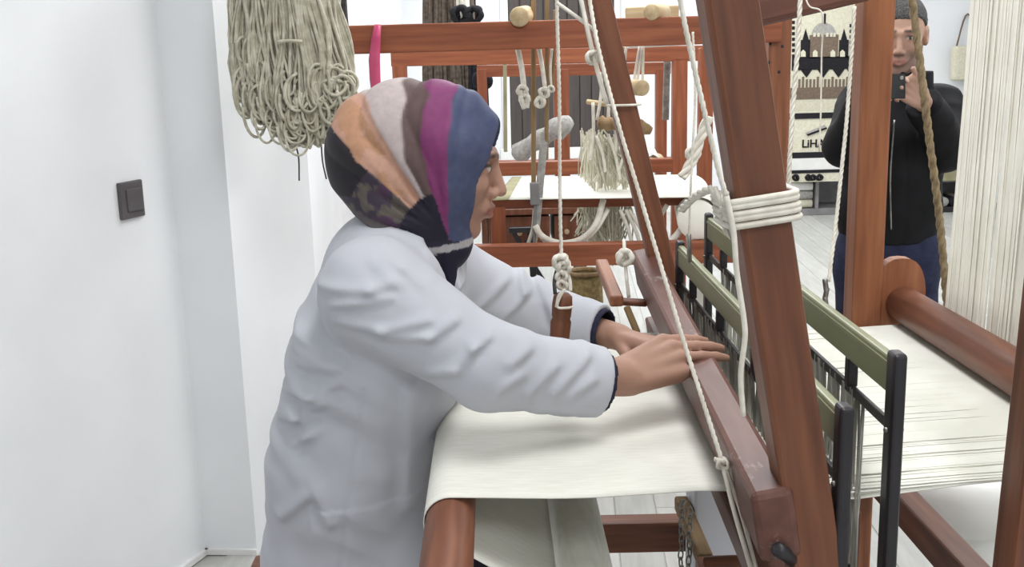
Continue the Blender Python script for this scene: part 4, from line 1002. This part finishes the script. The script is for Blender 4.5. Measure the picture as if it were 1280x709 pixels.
def woman_body(P):
    d = torso_sdf(P, .032)
    d = smin(d, cap(P, nS, nE, .046, .038), .03); d = smin(d, cap(P, nE, nW_, .040, .030), .02)
    d = smin(d, cap(P, fS, fE, .046, .038), .03); d = smin(d, cap(P, fE, fW_, .038, .0255), .02)
    d = smin(d, cap(P, from_head((-.03, 0, -.08), hfW), nkb, .052, .058), .03)
    for h_, k_, a_ in zip(hipj, knee, ank):
        d = smin(d, cap(P, h_, k_, .088, .058), .04); d = smin(d, cap(P, k_, a_, .056, .038), .02)
        d = smin(d, cap(P, a_ + A3((-.02, 0, -.045)), a_ + A3((.15, 0, -.06)), .036, .026), .02)
    d = np.where(P[:, 0] < -.155, smax(d, .540 - P[:, 2], .004), d)
    d = smin(d, local(P, 0, lambda q: head_sdf(q, hfW, False), hlo, hhi), .012)
    d = smin(d, local(P, 0, lambda q: hand_sdf(q, hpN), *hbN), .012)
    d = smin(d, local(P, 0, lambda q: hand_sdf(q, hpF), *hbF), .012)
    return d
def woman_col(P):
    c = np.tile(NAVY, (len(P), 1)); nearC = lambda a, b, r: cap(P, a, b, r, r) < 0
    sk = nearC(nC + (nE - nC) * .1, nK, .09) | nearC(fC + (fE - fC) * .1, fK, .075) | nearC(nT, nK, .07) | nearC(fT, fK, .07)
    hd = sph(P, hfW['c'], .16) < 0; c[sk | hd] = SKIN_W
    ft = P[:, 2] < .10; c[ft] = lin(30, 28, 30)
    red = np.clip(1 - np.minimum(cap(P, nK, nT, .03, .03), cap(P, fK, fT, .03, .03)) / -.03, 0, 1)
    c = head_color(P, hfW, SKIN_W, lin(146, 92, 84), lin(58, 42, 37), c)
    return c
wr = thing('person', 'woman in a white coat and colourful headscarf leaning over the loom', 'person', (pel[0], WY, 0))
allp = np.stack([pel, nE, nK, nT, fE, fT, hfW['c']] + knee + ank)
obj('body', sdf_mesh('body', woman_body, (pel[0] - .16, 1.45, -.01), (nT[0] + .03, 2.13, hfW['c'][2] + .16), .0036, woman_col), M_SKIN, wr)
# --- coat
def ridge(P, s, off=0): n_ = noise(P + off, s); return 1 - np.abs(2 * n_ - 1)
def axis_t(P, a, b): ab = b - a; return ((P - a) @ ab) / float(ab @ ab)
def sleeve_folds(P, a, b, fr, amp, seed):
    ab = b - a; L = float(np.linalg.norm(ab)); t = ((P - a) @ ab) / L; w_ = noise(P + seed, (11, 11, 11)) - .5
    x = t * fr + (P[:, 2] * 20 + P[:, 1] * 8) * .35 + w_ * 5
    return amp * (np.abs(np.sin(x)) ** .7 - .6)
pk0, pk1 = P_(385, 633, 1.63), P_(520, 633, 1.63)
CREASES = []
def crease(pts, Y, w, amp, side):
    for (a, b) in zip(pts, pts[1:]): CREASES.append((P_(a[0], a[1], Y), P_(b[0], b[1], Y), w, amp, side))
for pts in (((399, 364), (464, 362), (493, 354)), ((419, 383), (490, 370)), ((425, 404), (477, 411), (539, 396)), ((480, 418), (539, 416), (571, 396)), ((539, 463), (571, 454), (596, 425), (612, 414))): crease(pts, 1.56, .0075, .0070, 0)
for pts in (((480, 308), (506, 328), (532, 347)), ((470, 318), (500, 345))): crease(pts, 1.62, .009, .004, 0)
for pts in (((626, 472), (648, 456)), ((664, 480), (693, 450)), ((693, 482), (734, 445)), ((712, 488), (738, 472)), ((640, 440), (660, 428))): crease(pts, 1.58, .008, .0074, 0)
for pts in (((364, 430), (402, 433)), ((362, 446), (428, 447)), ((371, 461), (428, 456)), ((343, 508), (388, 495), (428, 473)), ((334, 546), (371, 526), (412, 497)), ((371, 557), (404, 532)), ((355, 648), (392, 612)), ((395, 600), (412, 640))): crease(pts, 1.65, .0095, .0080, 0)
crease(((512, 473), (506, 624)), 1.68, .012, .007, 0)
for pts in (((591, 388), (633, 350)), ((625, 400), (660, 366)), ((648, 330), (652, 362)), ((668, 345), (690, 400))): crease(pts, 2.0, .008, .0075, 1)
def creases(P):
    out = np.zeros(len(P), np.float32); m0 = P[:, 1] < 1.82
    for a, b, w_, am, sd in CREASES:
        m = (~m0 if sd else m0) & (P[:, 0] > min(a[0], b[0]) - .05) & (P[:, 0] < max(a[0], b[0]) + .05) & (P[:, 2] > min(a[2], b[2]) - .05) & (P[:, 2] < max(a[2], b[2]) + .05)
        if not m.any(): continue
        px, pz = P[m, 0] - a[0], P[m, 2] - a[2]; ux, uz = b[0] - a[0], b[2] - a[2]; L = math.hypot(ux, uz); ux, uz = ux / L, uz / L
        t = px * ux + pz * uz; s_ = (-px * uz + pz * ux) / w_; e = np.maximum(np.maximum(-t, t - L), 0) / (w_ * 1.2)
        out[m] += am * np.exp(-s_ * s_ * .5 - e * e) * (.55 + 1.0 * s_) * .9
    return out
def coat(P):
    d = torso_sdf(P, 0)
    fb = ridge(P, (9, 7, 16), 3) * .5 + ridge(P @ np.array([[.8, 0, .6], [0, 1, 0], [-.6, 0, .8]], np.float32), (5, 5, 22), 9) * .6
    d = d - .0055 * (fb - .55) * sstep(1.25, 1.0, P[:, 2])
    # pulls running from the arm pit to the small of the back
    px_ = (P[:, 0] - nS[0]) * .55 + (P[:, 2] - nS[2]); m = np.exp(-((P[:, 2] - .95) / .13) ** 2) * sstep(-.12, -.3, P[:, 0])
    d = d - .0045 * m * np.sin(px_ * 85 + noise(P, (12, 12, 12)) * 4)
    for S_, E_, C_, r0, r1, r2, sd in ((nS, nE, nC, .083, .062, .0545, 1), (fS, fE, fC, .080, .062, .050, 5)):
        u = cap(P, S_, E_, r0, r1); l = cap(P, E_, C_ + (C_ - E_) * .25, r1, r2)
        ax_ = (C_ - E_) / np.linalg.norm(C_ - E_); cut = (P - C_) @ ax_
        l = l - sleeve_folds(P, E_, C_, 70, .0022, sd) * sstep(0, -.04, cut) - .0055 * (ridge(P, (13, 13, 13), sd) - .55) * sstep(.0, -.05, cut)
        inner = cap(P, E_, C_ + (C_ - E_) * .25, r1 - .013, r2 - .0105); l = smax(l, cut, .004); l = smax(l, -np.maximum(inner, -(cut + .05)), .003)
        u = u - .0045 * (ridge(P, (12, 12, 17), sd + 2) - .55)
        arm = smin(u, l, .03); d = smin(d, arm, .035)
    d = d - creases(P)
    # neck opening
    ncut = smin(cap(P, from_head((-.03, 0, -.10), hfW), nkb + A3((.005, 0, -.02)), .062, .062), cap(P, P_(543, 308), P_(567, 384), .045, .004), .02)
    ncut = smin(ncut, cap(P, P_(553, 308, 1.73), P_(567, 380, 1.73), .034, .010), .01)
    d = smax(d, -ncut, .006)
    # lapels: two flat folded strips along the neck opening
    for y_, e_ in ((1.70, -1), (1.85, 1)):
        a_, b_ = P_(530 if e_ < 0 else 575, 322 if e_ < 0 else 318, y_), P_(562 if e_ < 0 else 578, 390, 1.71 if e_ < 0 else 1.82); ab = b_ - a_; t_ = np.clip(((P - a_) @ ab) / float(ab @ ab), 0, 1); q_ = P - a_ - t_[:, None] * ab
        q_[:, 1] *= .42; d = smin(d, np.sqrt((q_ * q_).sum(1)) - (.013 - .006 * t_), .006)
    d = smax(d, np.where(P[:, 0] < -.165, .542, .47) - P[:, 2], .006)
    lap = cap(squash(P), pel + A3((.03, 0, .0)), pel + A3((.22, 0, -.02)), .132, .118)
    d = smin(d, smax(lap, np.where(P[:, 0] < -.165, .542, .50) - P[:, 2], .006), .04)
    # patch pocket on the near side
    f_ = (P[:, 0] > pk0[0]) & (P[:, 0] < pk1[0]) & (P[:, 1] < 1.75)
    m = sstep(pk0[0], pk0[0] + .006, P[:, 0]) * sstep(pk0[2] + .004, pk0[2] - .001, P[:, 2] - .02 * 0) * (P[:, 1] < 1.76)
    d = d - .0032 * m
    # back seam and side seam
    sx = P[:, 0] - (pel[0] + .02 + (P[:, 2] - pel[2]) * .18 + .0 * P[:, 1]); d = d + .0022 * np.exp(-(sx / .004) ** 2) * (P[:, 1] < 1.74) * (P[:, 2] < 1.0)
    return d
lo_ = (pel[0] - .2, 1.42, .46); hi_ = (nC[0] + .06, 2.16, nkb[2] + .12)
obj('coat', sdf_mesh('coat', coat, lo_, hi_, .0040), M_COAT, wr)
def cuff_sdf(E_, C_, r):
    ax_ = (C_ - E_) / np.linalg.norm(C_ - E_)
    def fn(P):
        l = cap(P, E_, C_ + (C_ - E_) * .25, .056, r); cut = (P - C_ - ax_ * .009) @ ax_
        d = smax(np.maximum(l, cut), -(cut + .06), .002); return smax(d, -cap(P, E_, C_ + (C_ - E_) * .25, .05, r - .006), .002)
    return fn
for E_, C_, r in ((nE, nC, .0455), (fE, fC, .0405)):
    obj('shirt_cuff', sdf_mesh('shirt_cuff', cuff_sdf(E_, C_, r), C_ - .08, C_ + .08, .0035), M_NAVY, wr)
# --- skirt over the thighs
def skirt(P):
    d = None
    for h_, k_, a_ in zip(hipj, knee, ank):
        e = smin(cap(P, h_ + A3((.05, 0, -.01)), k_ + A3((.01, 0, 0)), .086, .072), cap(P, k_ + A3((.01, 0, 0)), a_ + A3((0, 0, .08)), .075, .085), .03); d = e if d is None else smin(d, e, .08)
    d = smax(d, .16 - P[:, 2], .005); m = P[:, 0] < -.155
    d = d - .006 * (ridge(P, (14, 14, 5)) - .5)
    return smax(d, np.where(m, .542 - P[:, 2], -1), .004)
obj('skirt', sdf_mesh('skirt', skirt, (-.42, 1.5, .13), (.19, 2.1, .70), .008), M_SKIRT, wr)
# --- headscarf
tie = P_(562, 300, 1.735); SCL = 745.0
def fan(P): dx, up = (P[:, 0] - tie[0]) * SCL, (P[:, 2] - tie[2]) * SCL; return np.degrees(np.arctan2(dx, up)), np.sqrt(dx * dx + up * up)
tail0, tail1 = P_(556, 306, 1.75), P_(567, 374, 1.755)
def scarf(P):
    q = to_head(P, hfW)
    d = ell(q, (-.032, 0, .020), (.135, .093, .100))
    d = smin(d, ell(q, (-.108, 0, -.006), (.074, .078, .078)), .04)
    d = smin(d, ell(q, (.012, 0, -.062), (.070, .080, .082)), .03)
    qa = q.copy(); qa[:, 1] = np.abs(qa[:, 1]); d = smin(d, cap(qa, (.03, .03, .084), (.066, .022, .066), .024, .020), .022)
    d = d * hfW['s']
    d = smin(d, cap(P, from_head((-.058, 0, -.05), hfW), P_(494, 298), .088, .092), .05)
    d = smin(d, cap(P, P_(515, 292), P_(556, 305, 1.78), .078, .046), .03)
    th, rr = fan(P); near = sstep(20, 70, rr) * sstep(.075, .03, q[:, 0]); d = d - .004 * sstep(.0, .05, q[:, 0]) * sstep(.09, .05, np.abs(q[:, 2] + .01))
    d = d - (.0075 * np.abs(np.sin(np.radians(th) * 8.5 + .6 + noise(P, (10, 10, 10)) * 2.4)) ** .8 - .0045) * near * sstep(75, 50, th) - .005 * (noise(P, (22, 22, 22)) - .5)
    for tb_, up_ in ((-15 + 9 * sstep(110, 195, rr), .0035), (-30, .003), (-46, -.003), (1 + 4 * sstep(110, 195, rr), .0025)): d = d - up_ * sstep(-1.2, 1.2, th - tb_) * near
    pl = (th * .11 + noise(P, (9, 9, 9)) * 1.2); pl = pl - np.floor(pl); d = d - .0045 * (pl * sstep(1, .86, pl)) * sstep(150, 60, rr) * near * sstep(-85, -70, th) * sstep(20, 8, th)
    # drape cut: lower edge runs from the nape to the throat
    e0, e1 = P_(428, 240), P_(546, 330); ed = (e1 - e0) / np.linalg.norm(e1 - e0); nrm = np.array((ed[2], 0, -ed[0]), np.float32); nrm = nrm if nrm[2] < 0 else -nrm
    d = smax(d, (P - e0) @ nrm - .012 * noise(P, (25, 25, 25)), .008)
    # opening for the face
    q2 = (q[:, 1] / .0535) ** 2 + ((q[:, 2] + .020) / .097) ** 2; op = (np.sqrt(q2) - 1) * .06
    op = np.maximum(op, .012 - q[:, 0]); d = smax(d, -op * hfW['s'], .006)
    d = smin(d, cap(P, tail0, tail1, .019, .008), .008)
    return d
def scarf_col(P):
    th, rr = fan(P); w_ = (noise(P, (30, 30, 30)) - .5); th = th + w_ * 4; g = sstep(110, 195, rr)
    n2 = noise(P, (95, 95, 95)); c = np.tile(lin(88, 92, 118), (len(P), 1))
    def band(t_, col):
        w__ = sstep(.9, -.9, th - t_)[:, None]; c[:] = c * (1 - w__) + col * w__
    c[:] = lin(92, 100, 134) * .85 + (n2[:, None] - .5) * .03
    n3 = noise(P, (45, 45, 45)); band(1 + 4 * g, lin(142, 66, 118)); band(-15 + 9 * g, lin(108, 88, 86)); band(-25 + 11 * g, lin(206, 192, 190))
    band(-30, lin(214, 168, 146)); m = (th < -33) & (n3 > .45); c[m] = lin(204, 156, 124)
    band(-46, lin(76, 66, 82)); m = (th < -46) & (n2 > .52) & (rr < 140); c[m] = lin(108, 100, 92); m = (th < -46) & (n3 > .62) & (rr < 150); c[m] = lin(96, 72, 94)
    m = (th < -46) & (rr > 128) & (P[:, 2] > tie[2] + .075); c[m] = lin(50, 46, 52)
    m = (th < -72); c[m] = lin(104, 98, 100)
    m = (rr < 62) & (th < -15); c[m] = lin(44, 42, 58)
    m = (th < -88) | (np.abs(th) > 100); c[m & (rr < 90)] = lin(52, 50, 66)
    dz = (P[:, 2] - tie[2]) * SCL; dx = (P[:, 0] - tie[0]) * SCL
    m = (np.abs(dz + 9 - dx * .12) < 4.5) & (np.abs(dx) < 34); c[m] = lin(196, 192, 194)
    m = dz < -15 + dx * .1; c[m & (rr < 110) & (th > -178) & ((dx > -30) | (rr < 80))] = lin(40, 38, 58)
    lo2 = P[:, 2] < tie[2] - .03; c[lo2 & (dx > -25)] = lin(40, 38, 58); return np.clip(c * .74, 0, 1)
obj('headscarf', sdf_mesh('headscarf', scarf, hfW['c'] - A3((.25, .16, .27)), hfW['c'] + A3((.18, .16, .18)), .0034, scarf_col), M_SCARF, wr)

# ================================================================== THE MAN WITH THE PHONE
SKIN_M = lin(178, 142, 124); MY = 3.72
hfM = head_frame(PY(1125, 48, 3.63), (-.36, -1, -.22), (1, -.36, 0), 1.07)
m_pel, m_wai, m_che, m_nk = P_(1109, 330, MY), P_(1112, 262, MY), P_(1119, 180, MY), P_(1133, 112, MY)
rS, rE, rW = P_(1174, 132, 3.74), P_(1186, 186, 3.60), P_(1153, 126, 3.46)
sS, sE, sW = P_(1076, 132, 3.74), P_(1058, 182, 3.60), P_(1084, 122, 3.46)
rK, rT = P_(1131, 107, 3.43), P_(1116, 112, 3.39)
sK, sT = P_(1098, 106, 3.43), P_(1108, 112, 3.39)
hpR = hand_prims(rW, rK, rT, (.15, -.1, 1), (.9, .7), 1.02, 1, (-.45, -.3, .75)); hpS = hand_prims(sW, sK, sT, (-.15, -.1, 1), (.9, .7), 1.02, 1, (.45, -.3, .75))
hbR, hbS = hand_bounds(hpR), hand_bounds(hpS)
hipm = [m_pel + A3((d, 0, .02)) for d in (-.09, .09)]; kneem = [A3((m_pel[0] + d, MY - .02, .47)) for d in (-.10, .10)]; ankm = [A3((m_pel[0] + d, MY + .01, .09)) for d in (-.11, .11)]
CM = np.array((0, MY, 0), np.float32)
def mt(P, g):
    KS = np.array((.72, 1, 1), np.float32); c0 = A3((m_che[0], 0, 0)); sq = lambda a: (a - c0) * KS + c0; Q = (P - c0) * KS + c0
    d = cap(Q, sq(m_pel), sq(m_wai), .118 - g, .118 - g); d = smin(d, cap(Q, sq(m_wai), sq(m_che), .118 - g, .130 - g), .05)
    d = smin(d, cap(P, rS + (m_che - rS) * .15, sS + (m_che - sS) * .15, .072 - g, .072 - g), .06)
    return smin(d, cap(P, m_che, m_nk, .09 - g, .065 - g), .05)
mhlo, mhhi = hfM['c'] - .17, hfM['c'] + .17
def man_body(P):
    d = mt(P, .03)
    for S_, E_, W_ in ((rS, rE, rW), (sS, sE, sW)): d = smin(d, cap(P, S_, E_, .048, .040), .03); d = smin(d, cap(P, E_, W_, .040, .027), .02)
    d = smin(d, cap(P, from_head((-.03, 0, -.08), hfM), m_nk, .056, .06), .03)
    for h_, k_, a_ in zip(hipm, kneem, ankm): d = smin(d, cap(P, h_, k_, .078, .055), .03); d = smin(d, cap(P, k_, a_, .052, .038), .02)
    d = smin(d, local(P, 0, lambda q: head_sdf(q, hfM, True), mhlo, mhhi), .012)
    d = smin(d, local(P, 0, lambda q: hand_sdf(q, hpR), *hbR), .01); return smin(d, local(P, 0, lambda q: hand_sdf(q, hpS), *hbS), .01)
def man_col(P):
    return head_color(P, hfM, SKIN_M, lin(166, 112, 102), lin(58, 48, 44), None, lin(112, 96, 90))
mr_ = thing('person', 'man in a black jacket photographing with a black phone behind the loom', 'person', (m_pel[0], MY, 0))
obj('body', sdf_mesh('body', man_body, (sE[0] - .12, 3.28, .02), (rE[0] + .12, 3.92, hfM['c'][2] + .17), .0048, man_col), M_SKIN, mr_)
def man_hair(P):
    q = to_head(P, hfM); d = ell(q, (-.022, 0, .028), (.105, .081, .092))
    face = .052 - .35 * (q[:, 0] - .03); cut = smin(q[:, 0] - (.004 + 1.05 * np.clip(q[:, 2] - .02, 0, 1)), .054 - q[:, 2] + .0, .01)
    d = smax(d, cut, .006); d = smax(d, -.055 - q[:, 2], .01); d = smax(d, q[:, 0] - .075, .006)
    ear = ell(np.stack([q[:, 0], np.abs(q[:, 1]), q[:, 2]], 1), (-.010, .082, -.012), (.024, .02, .036)); d = smax(d, -ear, .004)
    return d * hfM['s'] - .003 * (noise(P, (150, 150, 150)) - .5)
obj('hair', sdf_mesh('hair', man_hair, mhlo, mhhi, .0045), M_HAIR, mr_)
def jacket(P):
    d = mt(P, 0)
    for S_, E_, W_, sd in ((rS, rE, rW, 2), (sS, sE, sW, 6)):
        ax_ = (W_ - E_) / np.linalg.norm(W_ - E_); l = smax(cap(P, E_, W_ + ax_ * .03, .066, .05), (P - W_) @ ax_ + .02, .004)
        d = smin(d, smin(cap(P, S_, E_, .078, .068), l, .03) - .012 * (ridge(P, (11, 11, 15), sd) - .55), .03)
    d = d - .008 * (ridge(P, (7, 7, 5), 4) - .5)
    d = smax(d, -cap(P, m_nk + A3((0, -.02, .0)), m_nk + A3((0, -.03, .2)), .066, .075), .006)
    col = np.abs(cap(P, m_nk + A3((.0, -.005, -.02)), m_nk + A3((0, -.012, .06)), .080, .074)) - .006
    col = smax(col, P[:, 2] - (m_nk[2] + .062), .004); col = smax(col, m_nk[2] - .03 - P[:, 2], .004); d = smin(d, col, .006)
    d = smax(d, m_pel[2] + .085 - P[:, 2], .006)
    return d + .004 * np.exp(-((P[:, 0] - m_che[0]) / .005) ** 2) * (P[:, 1] < MY)
jk = obj('jacket', sdf_mesh('jacket', jacket, (sE[0] - .14, 3.36, m_pel[2] + .05), (rE[0] + .14, 3.95, m_nk[2] + .10), .0068), M_JACKET, mr_)
zx = m_che[0]; zy = MY - .135
cord('zip', [P_(1118, 150, 3.58), P_(1113, 220, 3.59), P_(1114, 287, 3.595)], .003, M_STEEL, mr_)
def jeans(P):
    d = None
    for h_, k_, a_ in zip(hipm, kneem, ankm):
        e = smin(cap(P, h_, k_, .094, .072), cap(P, k_, a_ + A3((0, 0, -.02)), .07, .06), .02); d = e if d is None else smin(d, e, .03)
    d = smin(d, cap(P, hipm[0] + A3((.02, 0, .08)), hipm[1] + A3((-.02, 0, .08)), .10, .10), .05)
    d = smin(d, ell(P, m_pel + A3((0, 0, .0)), (.178, .128, .135)), .04)
    return smax(d, .045 - P[:, 2], .004) - .006 * (ridge(P, (12, 12, 9)) - .5)
obj('jeans', sdf_mesh('jeans', jeans, (m_pel[0] - .26, MY - .18, .02), (m_pel[0] + .26, MY + .18, m_pel[2] + .2), .010), M_JEANS, mr_)
for a_ in ankm:
    def shoe(P, a_=a_): return smax(smin(cap(P, a_ + A3((0, .05, -.045)), a_ + A3((0, -.16, -.05)), .045, .038), cap(P, a_, a_ + A3((0, 0, -.04)), .045, .045), .03), -P[:, 2] + .002, .003)
    obj('shoe', sdf_mesh('shoe', shoe, a_ + A3((-.07, -.24, -.1)), a_ + A3((.07, .13, .06)), .007), M_SHOE, mr_)
ph = (rT + sT) / 2 + A3((-.0, -.020, .01)); Mp = Matrix.Translation(Vector(ph)) @ Matrix.Rotation(math.radians(-8), 4, 'X')
pn = thing('phone', 'black phone held up in the hands of the man', 'phone', ph)
obj('phone_body', box_mesh('phone_body', .082, .009, -.038, .038, .003), M_PHONE, pn, Mp)
obj('phone_lens', lathe('phone_lens', [(0, .0), (.006, 0), (.006, .002), (.004, .0025), (0, .0025)], 14), M_STEEL, pn, Mp @ Matrix.Translation((.028, -.0045, .025)) @ Matrix.Rotation(math.pi / 2, 4, 'X'))
